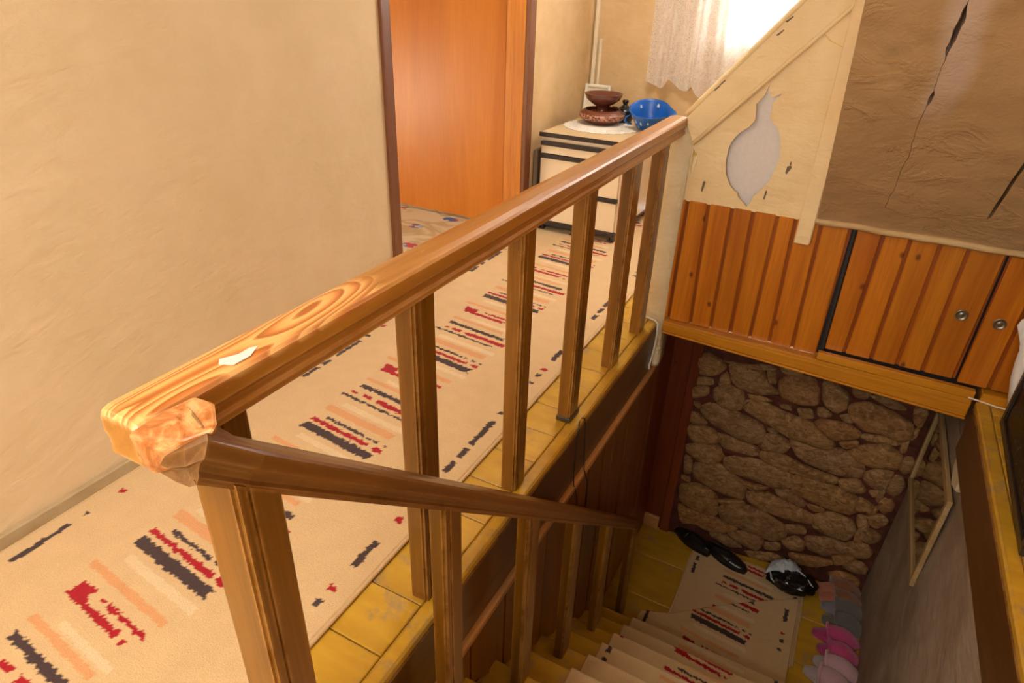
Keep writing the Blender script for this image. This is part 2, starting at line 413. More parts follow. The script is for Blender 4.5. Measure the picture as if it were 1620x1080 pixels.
# window_1 in the back wall
M_white = flat('white window paint', sr(235, 232, 225), .4)
w = struct('window_1', box(-.95, -.89, 4.60, 4.66, 1.12, 2.2, .004), M_white)
for bb in ((.29, .35, 1.12, 2.2), (-.889, .289, 1.12, 1.18), (-.889, .289, 2.14, 2.2), (-.33, -.27, 1.181, 2.139)):
    mk('sash', box(bb[0], bb[1], 4.60, 4.66, bb[2], bb[3], .004), M_white, w)
for z in (1.30, 1.42, 1.54, 1.66, 1.78):
    mk('bar', box(-.889, .289, 4.665, 4.685, z, z+.022, .003), M_white, w)
g = NT('window glass'); g.p.inputs['Transmission Weight'].default_value = 1; g.p.inputs['Roughness'].default_value = .02; g.p.inputs['IOR'].default_value = 1.05
mk('pane', box(-.889, -.331, 4.628, 4.632, 1.181, 2.139), g.m, w); mk('pane', box(-.269, .289, 4.628, 4.632, 1.181, 2.139), g.m, w)
mk('sill', box(-.95, .35, 4.545, 4.6, 1.10, 1.125, .004), M_white, w)

# baseboard-level stair well walls
zl = -1.82
def nose(y): return zl+.1655*(2.68-y)/.2
# stone wall (local frame: u along, v out towards camera, z)
sw_o = Vector((-.504, 3.405, 0)); Lh = math.hypot(1.204, .08); ex = Vector((1.204/Lh, .08/Lh, 0)); ey = Vector((.08/Lh, -1.204/Lh, 0))
def swp(u, v, z): p = sw_o+ex*u+ey*v; p.z = z; return p
bm = bmesh.new(); nu, nv = 70, 90; G = []
for j in range(nv+1):
    row = []
    for i in range(nu+1):
        u = -.005+1.22*i/nu; z = -1.84+1.78*j/nv
        row.append(bm.verts.new(swp(u, -.002+.012*nz(u, z, 0, 9)+.008*nz(u, z, 5, 25), z)))
    G.append(row)
for j in range(nv):
    for i in range(nu): bm.faces.new((G[j][i], G[j][i+1], G[j+1][i+1], G[j+1][i]))
back = [bm.verts.new(swp(u, -.12, z)) for u, z in ((-.005, -1.84), (1.215, -1.84), (1.215, -.06), (-.005, -.06))]
bm.faces.new(back)
for a, c, row in ((back[0], back[1], G[0]), (back[3], back[2], G[-1])):
    bm.faces.new([a]+row+[c])
stw = struct('wall_stone', bm, M_mortar, smooth=True)
STONES = [[(-0.024,-0.47),(0.022,-0.423),(0.085,-0.441),(0.134,-0.484),(0.091,-0.545),(-0.002,-0.565)],[(-0.016,-0.59),(0.073,-0.579),(0.086,-0.619),(-0.008,-0.64)],[(-0.025,-0.652),(0.066,-0.64),(0.069,-0.691),(-0.01,-0.737)],[(0.117,-0.553),(0.15,-0.508),(0.181,-0.592),(0.115,-0.611)],[(0.159,-0.463),(0.33,-0.457),(0.38,-0.534),(0.443,-0.564),(0.337,-0.603),(0.244,-0.602),(0.196,-0.566)],[(0.351,-0.451),(0.402,-0.451),(0.416,-0.516),(0.376,-0.514)],[(0.434,-0.497),(0.482,-0.442),(0.59,-0.438),(0.627,-0.496),(0.643,-0.581),(0.562,-0.599),(0.459,-0.588)],[(0.644,-0.443),(0.695,-0.435),(0.774,-0.479),(0.789,-0.557),(0.743,-0.606),(0.674,-0.565)],[(0.103,-0.644),(0.173,-0.601),(0.247,-0.616),(0.278,-0.687),(0.258,-0.737),(0.165,-0.752),(0.114,-0.707)],[(0.283,-0.62),(0.363,-0.617),(0.424,-0.634),(0.301,-0.65)],[(0.461,-0.645),(0.513,-0.628),(0.531,-0.659),(0.476,-0.662)],[(0.554,-0.637),(0.623,-0.623),(0.651,-0.671),(0.584,-0.693)],[(0.652,-0.607),(0.692,-0.594),(0.733,-0.63),(0.696,-0.656),(0.661,-0.646)],[(-0.012,-0.768),(0.037,-0.761),(0.044,-0.804),(0.004,-0.786)],[(-0.014,-0.831),(0.037,-0.837),(0.104,-0.894),(-0.001,-0.912)],[(0.06,-0.784),(0.116,-0.752),(0.227,-0.762),(0.377,-0.797),(0.412,-0.853),(0.411,-0.931),(0.307,-0.927),(0.139,-0.882),(0.076,-0.841)],[(0.306,-0.678),(0.37,-0.651),(0.516,-0.692),(0.643,-0.71),(0.749,-0.784),(0.771,-0.828),(0.708,-0.843),(0.571,-0.837),(0.421,-0.782),(0.306,-0.737)],[(0.665,-0.71),(0.699,-0.67),(0.815,-0.661),(0.887,-0.694),(0.886,-0.73),(0.769,-0.777)],[(0.768,-0.619),(0.805,-0.6),(0.843,-0.644),(0.791,-0.647)],[(0.813,-0.549),(0.878,-0.502),(1.007,-0.529),(1.097,-0.568),(1.12,-0.629),(1.088,-0.675),(0.992,-0.658),(0.902,-0.668),(0.83,-0.614)],[(0.866,-0.458),(0.963,-0.442),(1.063,-0.484),(0.989,-0.501)],[(1.087,-0.464),(1.156,-0.469),(1.15,-0.578),(1.107,-0.551)],[(-0.008,-0.947),(0.056,-0.91),(0.147,-0.927),(0.183,-0.986),(0.164,-1.024),(0.026,-1.04)],[(0.014,-1.085),(0.127,-1.029),(0.191,-1.031),(0.229,-1.091),(0.201,-1.159),(0.1,-1.17),(0.021,-1.132)],[(0.175,-0.941),(0.274,-0.947),(0.4,-0.966),(0.412,-1.025),(0.242,-1.037),(0.198,-1.004)],[(0.402,-0.918),(0.426,-0.864),(0.504,-0.845),(0.572,-0.89),(0.549,-0.945),(0.471,-0.964),(0.417,-0.96)],[(0.428,-0.818),(0.472,-0.803),(0.496,-0.833),(0.445,-0.842)],[(0.576,-0.858),(0.688,-0.85),(0.85,-0.838),(0.954,-0.905),(0.952,-0.982),(0.835,-0.995),(0.644,-0.957)],[(0.805,-0.787),(0.892,-0.75),(0.907,-0.788),(0.845,-0.817)],[(0.901,-0.703),(0.988,-0.681),(1.094,-0.694),(1.061,-0.72),(0.919,-0.733)],[(0.872,-0.838),(0.937,-0.763),(1.034,-0.736),(1.112,-0.774),(1.125,-0.857),(1.024,-0.887),(0.948,-0.884)],[(0.008,-1.17),(0.055,-1.178),(0.072,-1.282),(0.022,-1.301)],[(0.012,-1.323),(0.065,-1.32),(0.071,-1.361),(0.017,-1.356)],[(0.082,-1.219),(0.189,-1.163),(0.256,-1.18),(0.386,-1.265),(0.392,-1.365),(0.291,-1.371),(0.182,-1.344),(0.096,-1.308)],[(0.25,-1.116),(0.299,-1.074),(0.418,-1.055),(0.603,-1.083),(0.634,-1.168),(0.56,-1.213),(0.434,-1.196),(0.282,-1.187)],[(0.442,-0.998),(0.529,-0.959),(0.679,-1.007),(0.842,-1.024),(0.84,-1.064),(0.694,-1.072),(0.528,-1.063),(0.457,-1.041)],[(0.285,-1.202),(0.417,-1.236),(0.526,-1.226),(0.451,-1.281),(0.333,-1.251)],[(0.635,-1.119),(0.696,-1.079),(0.86,-1.096),(0.98,-1.128),(0.986,-1.238),(0.876,-1.252),(0.73,-1.228),(0.657,-1.192)],[(0.868,-1.037),(0.956,-0.996),(1.018,-1.065),(0.96,-1.096),(0.89,-1.084)],[(0.984,-0.939),(1.037,-0.897),(1.109,-0.892),(1.107,-0.999),(1.059,-1.018),(0.988,-0.991)],[(0.563,-1.229),(0.628,-1.195),(0.738,-1.259),(0.734,-1.294),(0.623,-1.28)],[(0.024,-1.406),(0.106,-1.365),(0.187,-1.377),(0.248,-1.423),(0.266,-1.559),(0.166,-1.565),(0.046,-1.541)],[(0.433,-1.314),(0.525,-1.277),(0.677,-1.308),(0.791,-1.337),(0.795,-1.404),(0.689,-1.415),(0.525,-1.397),(0.443,-1.362)],[(0.262,-1.426),(0.396,-1.384),(0.421,-1.414),(0.294,-1.461)],[(0.288,-1.496),(0.39,-1.418),(0.532,-1.429),(0.655,-1.482),(0.678,-1.561),(0.623,-1.622),(0.464,-1.601),(0.327,-1.569)],[(0.752,-1.269),(0.842,-1.257),(0.852,-1.295),(0.784,-1.306)],[(0.815,-1.336),(0.883,-1.282),(1.001,-1.298),(1.036,-1.367),(1.014,-1.437),(0.91,-1.44),(0.82,-1.41)],[(0.983,-1.142),(1.01,-1.116),(1.084,-1.149),(1.082,-1.182),(1.012,-1.211)],[(1.02,-1.24),(1.094,-1.226),(1.092,-1.342),(1.035,-1.317)],[(0.073,-1.585),(0.222,-1.578),(0.401,-1.611),(0.371,-1.661),(0.243,-1.699),(0.097,-1.649)],[(0.383,-1.656),(0.515,-1.597),(0.576,-1.643),(0.566,-1.722),(0.476,-1.726),(0.377,-1.695)],[(0.666,-1.477),(0.755,-1.439),(0.799,-1.472),(0.748,-1.512),(0.683,-1.523)],[(0.68,-1.596),(0.753,-1.536),(0.807,-1.557),(0.809,-1.619),(0.727,-1.639)],[(0.585,-1.657),(0.674,-1.626),(0.685,-1.676),(0.602,-1.705)],[(0.808,-1.512),(0.918,-1.471),(1.039,-1.486),(1.04,-1.538),(0.928,-1.609),(0.825,-1.584)],[(0.498,-1.772),(0.644,-1.723),(0.724,-1.741),(0.613,-1.823),(0.531,-1.805)],[(0.747,-1.675),(0.877,-1.65),(0.995,-1.64),(0.895,-1.725),(0.774,-1.737)],[(0.029,-1.566),(0.072,-1.576),(0.183,-1.668),(0.064,-1.701)],[(0.246,-1.716),(0.363,-1.692),(0.469,-1.757),(0.394,-1.783)],[(0.121,-0.445),(0.224,-0.438),(0.321,-0.412),(0.391,-0.426),(0.328,-0.447),(0.182,-0.459)],[(0.405,-0.389),(0.535,-0.386),(0.523,-0.428),(0.438,-0.441)],[(0.779,-0.417),(0.878,-0.428),(0.863,-0.486),(0.8,-0.478)],[(1.026,-1.054),(1.082,-1.024),(1.076,-1.081),(1.055,-1.082)],[(0.971,-1.588),(1.065,-1.544),(1.088,-1.587),(0.997,-1.648)],[(1.058,-1.176),(1.104,-1.141),(1.109,-1.219),(1.06,-1.224)],[(1.043,-1.372),(1.087,-1.345),(1.096,-1.443),(1.053,-1.453)],[(1.086,-0.683),(1.123,-0.649),(1.129,-0.746),(1.101,-0.749)],[(1.073,-1.028),(1.107,-0.999),(1.114,-1.121),(1.077,-1.104)],[(1.124,-0.607),(1.146,-0.566),(1.148,-0.64),(1.129,-0.668)],[(1.106,-1.438),(1.098,-1.582),(1.071,-1.524)]]
def stone(poly, grow=1.14):
    cx = sum(p[0] for p in poly)/len(poly); cz = sum(p[1] for p in poly)/len(poly)
    P = [(cx+(a-cx)*grow, cz+(c-cz)*grow) for a, c in poly]
    Q = []
    for i in range(len(P)):   # corner cutting
        a, c = P[i], P[(i+1) % len(P)]
        Q += [(a[0]*.84+c[0]*.16, a[1]*.84+c[1]*.16), (a[0]*.16+c[0]*.84, a[1]*.16+c[1]*.84)]
    b = bmesh.new(); rings = []
    size = min(max(p[0] for p in P)-min(p[0] for p in P), max(p[1] for p in P)-min(p[1] for p in P))
    h = min(.030, .008+size*.15); sd = random.uniform(0, 50); tx, tz = random.uniform(-.25, .25), random.uniform(-.25, .25)
    for sc, hh in ((1.03, -.012), (1.0, .15), (.93, .62), (.80, .9), (.45, 1.0)):
        r = []
        for a, c in Q:
            u, z = cx+(a-cx)*sc, cz+(c-cz)*sc
            v = (hh*h if hh > 0 else hh)
            if hh > .5: v += .010*nz(u, z, sd, 22)+.005*nz(u, z, sd, 60)+tx*(u-cx)*.3+tz*(z-cz)*.3
            r.append(b.verts.new(swp(u, v, z)))
        rings.append(r)
    k = len(Q)
    for a, c in zip(rings, rings[1:]):
        for i in range(k): b.faces.new((a[i], a[(i+1) % k], c[(i+1) % k], c[i]))
    b.faces.new(rings[-1]); b.faces.new(rings[0][::-1])
    return b
for u0, u1, z0, z1 in ((.99, 1.17, -1.80, -1.69), (1.03, 1.18, -1.675, -1.57), (1.01, 1.17, -1.555, -1.43), (1.05, 1.18, -1.415, -1.31), (1.06, 1.18, -1.295, -1.19), (1.09, 1.18, -1.175, -1.06), (1.10, 1.19, -1.045, -.90), (1.12, 1.19, -.885, -.76)):
    cu_, cz_ = (u0+u1)/2, (z0+z1)/2; STONES.append([(cu_+(u1-u0)*.5*math.cos(a_)*random.uniform(.85, 1), cz_+(z1-z0)*.5*math.sin(a_)*random.uniform(.85, 1)) for a_ in [k*math.pi/3.5+.3 for k in range(7)]])
for p in STONES:
    p = [(a, max(c, -1.805)) for a, c in p]
    if max(c for a, c in p)-min(c for a, c in p) < .02: continue
    mk('stone', stone(p), M_stone, stw, smooth=True)
# right stairwell wall, uneven plaster
def rough_wall_x(x, y0, y1, z0, z1, back, amp, name, mat, n=(60, 40)):
    b = bmesh.new(); G = []
    for j in range(n[1]+1):
        row = []
        for i in range(n[0]+1):
            yy = y0+(y1-y0)*i/n[0]; zz = z0+(z1-z0)*j/n[1]
            row.append(b.verts.new((x-amp*(.5+nz(yy, zz, 3, 2.2))-amp*.3*nz(yy, zz, 8, 9), yy, zz)))
        G.append(row)
    for j in range(n[1]):
        for i in range(n[0]): b.faces.new((G[j][i], G[j][i+1], G[j+1][i+1], G[j+1][i]))
    c = [b.verts.new((back, y0, z0)), b.verts.new((back, y1, z0)), b.verts.new((back, y1, z1)), b.verts.new((back, y0, z1))]
    b.faces.new(c); b.faces.new([c[0]]+G[0]+[c[1]]); b.faces.new([c[3]]+G[-1]+[c[2]])
    return struct(name, b, mat, smooth=True)
rough_wall_x(.697, 2.79, 3.80, -.242, -.059, .85, .018, 'wall_stair_right', M_stairwall, (30, 12))
rough_wall_x(.70, .0, 3.80, -1.9, -.242, .85, .018, 'wall_stair_right', M_stairwall)
f = struct('trim_1', box(.655, .672, .452, 2.785, -.235, -.031, .003), M_fascia)
mk('plaster_lump', rough := prism([(2.56, -.236), (2.60, -.32), (2.68, -.35), (2.76, -.30), (2.78, -.236)], .668, .70, 'yz', .008), M_postp, f)
# left well side: fascia, ledge, cladding
f = struct('trim_2', box(-.672, -.655, .452, 2.815, -.262, -.031, .003), M_fascia)
mk('ledge', box(-.70, -.640, .452, 2.86, -.30, -.268, .006), M_ledge, f)
wl = struct('wall_stair_left', box(-.75, -.70, .3, 3.45, -1.9, -.242), M_fascia)
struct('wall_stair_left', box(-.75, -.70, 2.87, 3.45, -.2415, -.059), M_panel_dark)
y = .455; i = 0
while y < 3.08:
    wd = random.uniform(.098, .122); y1 = min(y+wd, 3.10)
    zb = lambda yy: max(nose(yy)-.045, zl+.11)
    dx = random.choice((0, .003, .006))
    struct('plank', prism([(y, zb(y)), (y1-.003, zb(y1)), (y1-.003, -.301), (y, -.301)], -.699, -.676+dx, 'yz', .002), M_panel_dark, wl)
    y = y1; i += 1
# end of the left side: red brown cladding facing up the stairs, and door post
wr = struct('wall_stair_end', box(-.78, -.51, 3.422, 3.47, -1.9, -.059), M_reddish)
struct('plank', box(-.70, -.566, 3.40, 3.4215, zl, -.06, .002), M_reddish, wr)
mk('trim', box(-.564, -.506, 3.385, 3.4215, zl, -.06, .003), M_reddish, wr)
mk('skirting_block', box(-.699, -.575, 3.375, 3.3995, zl+.002, zl+.10, .004), M_ledge, wr)
struct('plank', box(-.699, -.676, 3.12, 3.399, zl, -.06, .002), M_reddish, wl)
# underside above lower landing
struct('ceiling', box(-.70, .86, 2.865, 3.8, -.058, -.036), M_reddish)

# ------------------------------------------------------------------ staircase
stc = thing('staircase', (0, .45, zl), 'steep yellow painted wooden stairs going down between the two landings', 'stairs')
for k in range(0, 12):
    ny = 2.68-.2*k; z = zl+.1655*k
    if k < 11:
        y0 = (ny-.2-.0 if k else 0)
        if k > 0:
            mk('tread', box(-.695, .685, ny-.215, ny, z-.028, z, .005), M_yellow, stc)
        mk('riser', box(-.69, .68, ny-.215, ny-.200, z+.0005, z+.1655-.0285), M_yellow, stc)
for (a, c) in ((-.69, 0), (0, .684)):
    pass
for n_, (y0, y1) in enumerate(((2.468, 2.79), (2.792, 3.12), (3.122, 3.46))):
    mk('landing_board', box(-.695, .70, y0, y1, zl-.03, zl-random.uniform(0, .001), .003), M_yellow, stc)
mk('string_board', prism([(.47, -.30), (.47, -.24), (2.72, nose(2.72)+.10), (2.72, zl+.002), (2.60, zl+.002)], -.7005, -.6955, 'yz'), M_fascia, stc)
struct('floor', box(-.78, .85, .3, 3.8, -2.0, zl-.031), M_dark)
struct('wall_stair_near', box(-.78, .85, .30, .425, -2.0, -.241), M_dark)

# ------------------------------------------------------------------ rugs
def sl_(x): return -.10*(x+1.49)
T = .635
CB, CD, CR, CP, CC = (sr(224, 190, 142), sr(78, 60, 60), sr(176, 26, 40), sr(226, 160, 108), sr(234, 208, 166))
def rag(X, Y, s, amp, seed):
    r = np.random.RandomState(seed); a = r.rand(64, 64)
    def val(u, v):
        i = np.floor(u).astype(int); j = np.floor(v).astype(int); fu = u-i; fv = v-j
        g = lambda p, q: a[p % 64, q % 64]
        return (g(i, j)*(1-fu)*(1-fv)+g(i+1, j)*fu*(1-fv)+g(i, j+1)*(1-fu)*fv+g(i+1, j+1)*fu*fv)
    return (val(X*s, Y*s)-.5)*2*amp
def paint(X, Y, xl, xr, xoff=0.0, yoff=0.0, bl=None, br=None):
    """X, Y in rug coordinates of the hall runner; returns rgba per vertex"""
    x = X-xoff; y = Y-yoff
    shp = X.shape; col = np.empty(shp+(4,)); col[...] = CB
    yy = (y+.10*(x+1.49)-.60) % T+.60
    jx = rag(x, y, 110, .010, 3); jy = rag(x, y, 150, .006, 5)
    def bar(c, x0, x1, ya, yb, soft=False, k=1.0):
        kk = .4 if soft else k
        m = (x+jx*kk > x0) & (x+jx*kk < x1) & (yy+jy*kk > ya) & (yy+jy*kk < yb)
        if soft:
            c = np.array(c)
            col[m] = col[m]*.15+c*.85
        else: col[m] = c
    # motif, one period .60 .. 1.235
    bar(CC, -1.47, -1.17, .625, .650, True)
    bar(CD, -1.50, -1.18, .672, .708)
    bar(CR, -1.50, -1.22, .722, .740); bar(CR, -1.20, -1.165, .722, .742)
    bar(CD, -1.455, -1.27, .757, .770); bar(CD, -1.255, -1.235, .757, .768); bar(CD, -1.22, -1.20, .757, .768); bar(CD, -1.18, -1.165, .757, .766)
    bar(CP, -1.50, -1.18, .795, .830, True); bar(CC, -1.46, -1.16, .845, .870, True)
    bar(CD, -1.52, -1.20, .903, .914)
    bar(CR, -1.485, -1.465, .934, .948); bar(CR, -1.44, -1.39, .934, .952); bar(CR, -1.365, -1.16, .932, .956)
    bar(CD, -1.49, -1.19, .980, 1.002)
    bar(CP, -1.50, -1.22, 1.03, 1.050, True); bar(CC, -1.42, -1.20, 1.06, 1.08, True)
    bar(CR, -1.50, -1.435, 1.118, 1.170); bar(CR, -1.46, -1.27, 1.118, 1.138)
    bar(CR, -1.40, -1.385, 1.156, 1.168); bar(CR, -1.37, -1.21, 1.154, 1.168); bar(CR, -1.25, -1.235, 1.120, 1.132)
    bar(CP, -1.535, -1.20, 1.200, 1.222, True)
    # borders, period 2T
    y2 = y % (2*T)
    def db(c, xc, ya, yb, wdt=.009):
        m = (np.abs(x-xc+jx*.5) < wdt) & (y2+jy > ya) & (y2+jy < yb); col[m] = c
    L = -1.722 if bl is None else bl-xoff; Rr = -.925 if br is None else br-xoff
    for a, b_ in ((.285, .372), (.398, .44), (.475, .635), (.675, .69)): db(CD, L, a, b_)
    db(CR, L, .785, .803)
    for a, b_ in ((.775-.012, .787), (.914, 1.013), (.09, .146), (.172, .227), (.25, .407), (.455, .472), (.70, .717)): db(CD, Rr, a, b_, .011)
    db(CR, Rr, .818, .836, .013); db(CR, Rr, 1.10, 1.124, .012)
    return col
def rugmesh(name, P, colr, parent=None, root=None):
    nj, ni = P.shape[:2]
    me = bpy.data.meshes.new(name)
    nvt = ni*nj; co = P.reshape(-1, 3)-np.array(root)
    idx = np.arange(nvt).reshape(nj, ni)
    q = np.stack([idx[:-1, :-1], idx[:-1, 1:], idx[1:, 1:], idx[1:, :-1]], -1).reshape(-1, 4)
    me.vertices.add(nvt); me.vertices.foreach_set('co', co.ravel())
    me.loops.add(q.size); me.loops.foreach_set('vertex_index', q.ravel().astype(np.int32))
    me.polygons.add(len(q)); me.polygons.foreach_set('loop_start', np.arange(0, q.size, 4, dtype=np.int32))
    me.polygons.foreach_set('use_smooth', np.ones(len(q), bool))
    me.update(calc_edges=True)
    ca = me.color_attributes.new('col', 'FLOAT_COLOR', 'POINT'); ca.data.foreach_set('color', colr.reshape(-1).astype(np.float32))
    me.materials.append(M_rug)
    o = bpy.data.objects.new(name, me); C.objects.link(o)
    o.parent = parent
    return o
def grid_rug(name, label, x0, x1, y0, y1, zf, st, pk, yend=None, hem=True):
    xs = np.arange(x0, x1, st); ys_ = np.arange(y0, y1, st); X, Y = np.meshgrid(xs, ys_)
    root = (round((x0+x1)/2, 3), y0, zf(x0, y0)-.011)
    t = thing(name, root, label, 'rug')
    Z = np.vectorize(zf)(X[:1]*0, Y[:, :1])[:, :1]+np.zeros_like(X) if False else np.array([[zf(0, yy)] for yy in ys_])+np.zeros_like(X)
    rr = np.random.RandomState(1); Z = Z+rr.rand(*Z.shape)*.0012
    col = paint(X, Y, x0, x1, **pk)
    P = np.stack([X, Y, Z], -1)
    # turn the outer rows down to the floor so the rug has thickness
    P[:, 0, 2] -= .011; P[:, -1, 2] -= .011; P[0, :, 2] -= .011; P[-1, :, 2] -= .011
    rugmesh('pile', P, col, t, root)
    if hem:
        for xx in (x0, x1):
            mk('hem', tube([(xx+.001*math.sin(yy*5), yy, zf(xx, yy)-.0045) for yy in np.arange(y0, y1, .1)], .0062, 8), M_hem, t, smooth=True)
    return t
grid_rug('runner_rug', 'long beige runner rug with dark, red and peach streaks on the upper landing', -1.778, -.860, -.55, 4.35, lambda x, y: .012, .0044, {})
# stair runner follows the treads; arc length = y on the lower landing
prof = [(3.24, zl+.024), (2.72, zl+.024)]
for k in range(1, 12):
    ny = 2.68-.2*(k-1); z = zl+.1655*k
    prof += [(ny-.188, z-.1655+.016), (ny-.186, z-.045), (ny-.186, z-.01), (ny-.194, z+.010)] if k < 11 else [(ny-.188, z-.1655+.016), (ny-.186, z-.03)]
sx = [0]
for a, c in zip(prof, prof[1:]): sx.append(sx[-1]+math.hypot(a[0]-c[0], a[1]-c[1]))
tot = sx[-1]; st = .0045; ss = np.arange(0, tot, st)
py = np.interp(ss, sx, [p[0] for p in prof]); pz = np.interp(ss, sx, [p[1] for p in prof])
ker = np.ones(5)/5
pys = np.convolve(np.pad(py, 2, 'edge'), ker, 'valid'); pzs = np.convolve(np.pad(pz, 2, 'edge'), ker, 'valid')
xs = np.arange(-.462, .350, st); X, Sg = np.meshgrid(xs, ss)
Yl = 3.24-Sg
Yp = pys[:, None]+np.zeros_like(X); Zp = pzs[:, None]+np.random.RandomState(2).rand(*X.shape)*.0012
# diagonal cut end on the landing
cut = 2.665+(X+.462)*(3.232-2.665)/(.812)
cut = np.where(X < -.30, 2.68+(X+.462)*.4, 2.745+(X+.30)*.72+.03*np.sin((X+.3)*4))
mcut = Yp > cut
Yp = np.where(mcut, cut, Yp); Yl = np.where(mcut, cut, Yl)
first = mcut & (np.roll(mcut, -2, 0) == False)
Zp = np.where(mcut, Zp-.011, Zp)
root = (-.056, 1.5, -1.0)
tr = thing('stair_runner_rug', root, 'beige streaked runner rug folded down the yellow stairs, end lying on lower landing', 'rug')
rugmesh('pile', np.stack([X, Yp, Zp], -1), paint(X, Yl, 0, 0, xoff=1.305, yoff=.825, bl=-.425, br=.297), tr, root)
for xx, y_end in ((-.462, 2.68), (.350, 3.22)):
    mk('hem', tube([(xx, a, c-.003) for a, c in list(zip(pys, pzs))[::6] if a <= y_end], .005, 6), M_hem, tr, smooth=True)
grid_rug('landing_rug', 'short beige streaked rug under the black shoes on the lower landing', -.312, .372, 2.74, 3.385, lambda x, y: zl+.0115, .0045, dict(xoff=1.40, yoff=.292, bl=-.270, br=.33))

# ------------------------------------------------------------------ balustrades
RP = [(-.034, 0), (-.039, -.005), (-.040, -.030), (-.032, -.040), (-.031, -.052), (-.035, -.058), (-.034, -.069), (.034, -.069), (.035, -.058), (.031, -.052), (.032, -.040), (.040, -.030), (.039, -.005), (.034, 0), (.018, .003), (-.018, .003)]
ROOT1 = (-.70, .35, 0)
bal = thing('landing_balustrade', ROOT1, 'level wooden balustrade with worn handrail beside the rug on the upper landing', 'balustrade')
stn = []
for y, sc_ in ((.340, .80), (.345, .94), (.355, 1)):
    stn.append(((-.70, y, .936-.035*(1-sc_)), (1, -.0, 0), (0, 0, 1), sc_, sc_))
y = .45
while y < 2.80:
    stn.append(((-.70+.0012*nz(y, 0, 0, 3), y, .936+.0015*nz(y, 7, 0, 3)), (1, 0, 0), (0, 0, 1), 1, 1)); y += .12
stn.append(((-.70, 2.813, .938), (1, 0, 0), (0, 0, 1), 1, 1))
b = sweep(RP, stn)
# handrail is built with its z in world height so the worn top can be told from the sides
h1 = mk('handrail', b, M_rail, bal, smooth=False)
cb = bmesh.new()
for q in ((-.662, .329, .9335), (-.654, .327, .9335), (-.642, .362, .9395), (-.660, .372, .938), (-.634, .402, .9535), (-.600, .404, .9545), (-.563, .376, .9545), (-.556, .366, .9545), (-.582, .343, .944), (-.613, .333, .924), (-.640, .330, .905),
          (-.662, .338, .876), (-.646, .338, .873), (-.66, .40, .89), (-.60, .385, .89), (-.60, .355, .90)):
    cb.verts.new(q)
bmesh.ops.convex_hull(cb, input=cb.verts); bmesh.ops.dissolve_limit(cb, angle_limit=.12, verts=cb.verts, edges=cb.edges)
bevel(cb, .004, 2, 15)
co_ = mk('rail_corner', cb, M_corner, bal)
mk('white_patch', prism([(-.700, .492), (-.690, .482), (-.672, .492), (-.672, .52), (-.684, .545), (-.690, .535), (-.689, .515)], .9388, .9398, 'xy'), flat('white patch', sr(240, 238, 235), .35), bal)  # thin white patch laid on the rail top
def baluster_bm(x0, x1, y0, y1, z0, z1, ztop=None):
    """square post with a rebated arris and a shallow groove on its stair side"""
    g = .004
    P = [(x0, y0), (x1-.007, y0), (x1-.007, y0+.004), (x1, y0+.004), (x1, y0+.017), (x1-g, y0+.018), (x1-g, y0+.022), (x1, y0+.023), (x1, y1-.004), (x1-.004, y1), (x0, y1)]
    b = bmesh.new(); zt = (lambda yy: z1) if ztop is None else ztop
    A = [b.verts.new((p[0], p[1], z0)) for p in P]; B = [b.verts.new((p[0], p[1], zt(p[1]))) for p in P]
    b.faces.new(A); b.faces.new(B[::-1])
    for i in range(len(P)): b.faces.new((A[i], A[(i+1) % len(P)], B[(i+1) % len(P)], B[i]))
    return b
for y0, dd in ((.447, .066), (.920, .074), (1.395, .070), (1.820, .082), (2.262, .085), (2.616, .085)):
    mk('baluster', baluster_bm(-.737, -.690, y0, y0+dd, .0012, .872), M_postz, bal)
mk('tape_band', box(-.741, -.686, 1.816, 1.906, .002, .022, .002), flat('dark tape round baluster foot', sr(70, 62, 52), .5), bal)
bal2 = thing('stair_balustrade', (-.585, .37, 0), 'sloping wooden balustrade descending with the stairs from the worn rail corner', 'balustrade')
dirv = Vector((0, 1, -.8985)).normalized(); upv = Vector((0, .8985, 1)).normalized()
rt = lambda yy: .962-.8985*(yy-.341)
stn = []
for rg, rv, uv, sv in (((-.652, .339, .906), (-.1, -1, 0), (0, 0, 1), .50), ((-.614, .336, .918), (.12, -1, 0), (0, 0, 1), .66), ((-.580, .341, .938), (.55, -.83, 0), (0, .15, 1), .82), ((-.556, .358, .951), (.93, -.35, 0), (0, .45, .9), .86)):
    rv = Vector(rv).normalized(); uv = Vector(uv).normalized()
    stn.append((tuple(Vector(rg)-rv*.040), tuple(rv), tuple(uv), 1, sv))
for yy in [.42]+[.50+.15*i for i in range(15)]+[2.625]:
    stn.append(((-.585+.001*nz(yy, 3, 0, 4), yy, rt(yy)), (1, 0, 0), tuple(upv), 1, .74))
s0 = stn[-1]; stn.append((tuple(Vector(s0[0])+dirv*.012), s0[1], s0[2], .85, .62))
# near end of the sloping rail is cut plumb against the corner block
def rail2():
    b = sweep(RP, stn)
    return b
# grain runs along the rail, so this object is rotated to the slope
me_b = rail2()
ang = math.atan(-.8985)
rotm = Matrix.Rotation(ang, 4, 'X')
piv = Vector((-.585, .37, 0))
bmesh.ops.transform(me_b, matrix=rotm.inverted() @ Matrix.Translation(-piv), verts=me_b.verts)
h2 = mk('handrail', me_b, M_railx, bal2, local=True); h2.rotation_euler = (ang, 0, 0)
rb = lambda yy: rt(yy)-.066
mk('newel_post', baluster_bm(-.620, -.550, .368, .436, .0012, 0, ztop=lambda q: rb(q)+.004), M_postz, bal2)
for y0, k, dd in ((.803, 9, .066), (1.217, 7, .074), (1.609, 5, .078), (2.041, 3, .080), (2.560, 0, .085)):
    mk('baluster', baluster_bm(-.588, -.550, y0, y0+dd, zl+.1655*k+.0005, 0, ztop=lambda q: rb(q)+.004), M_postz, bal2)

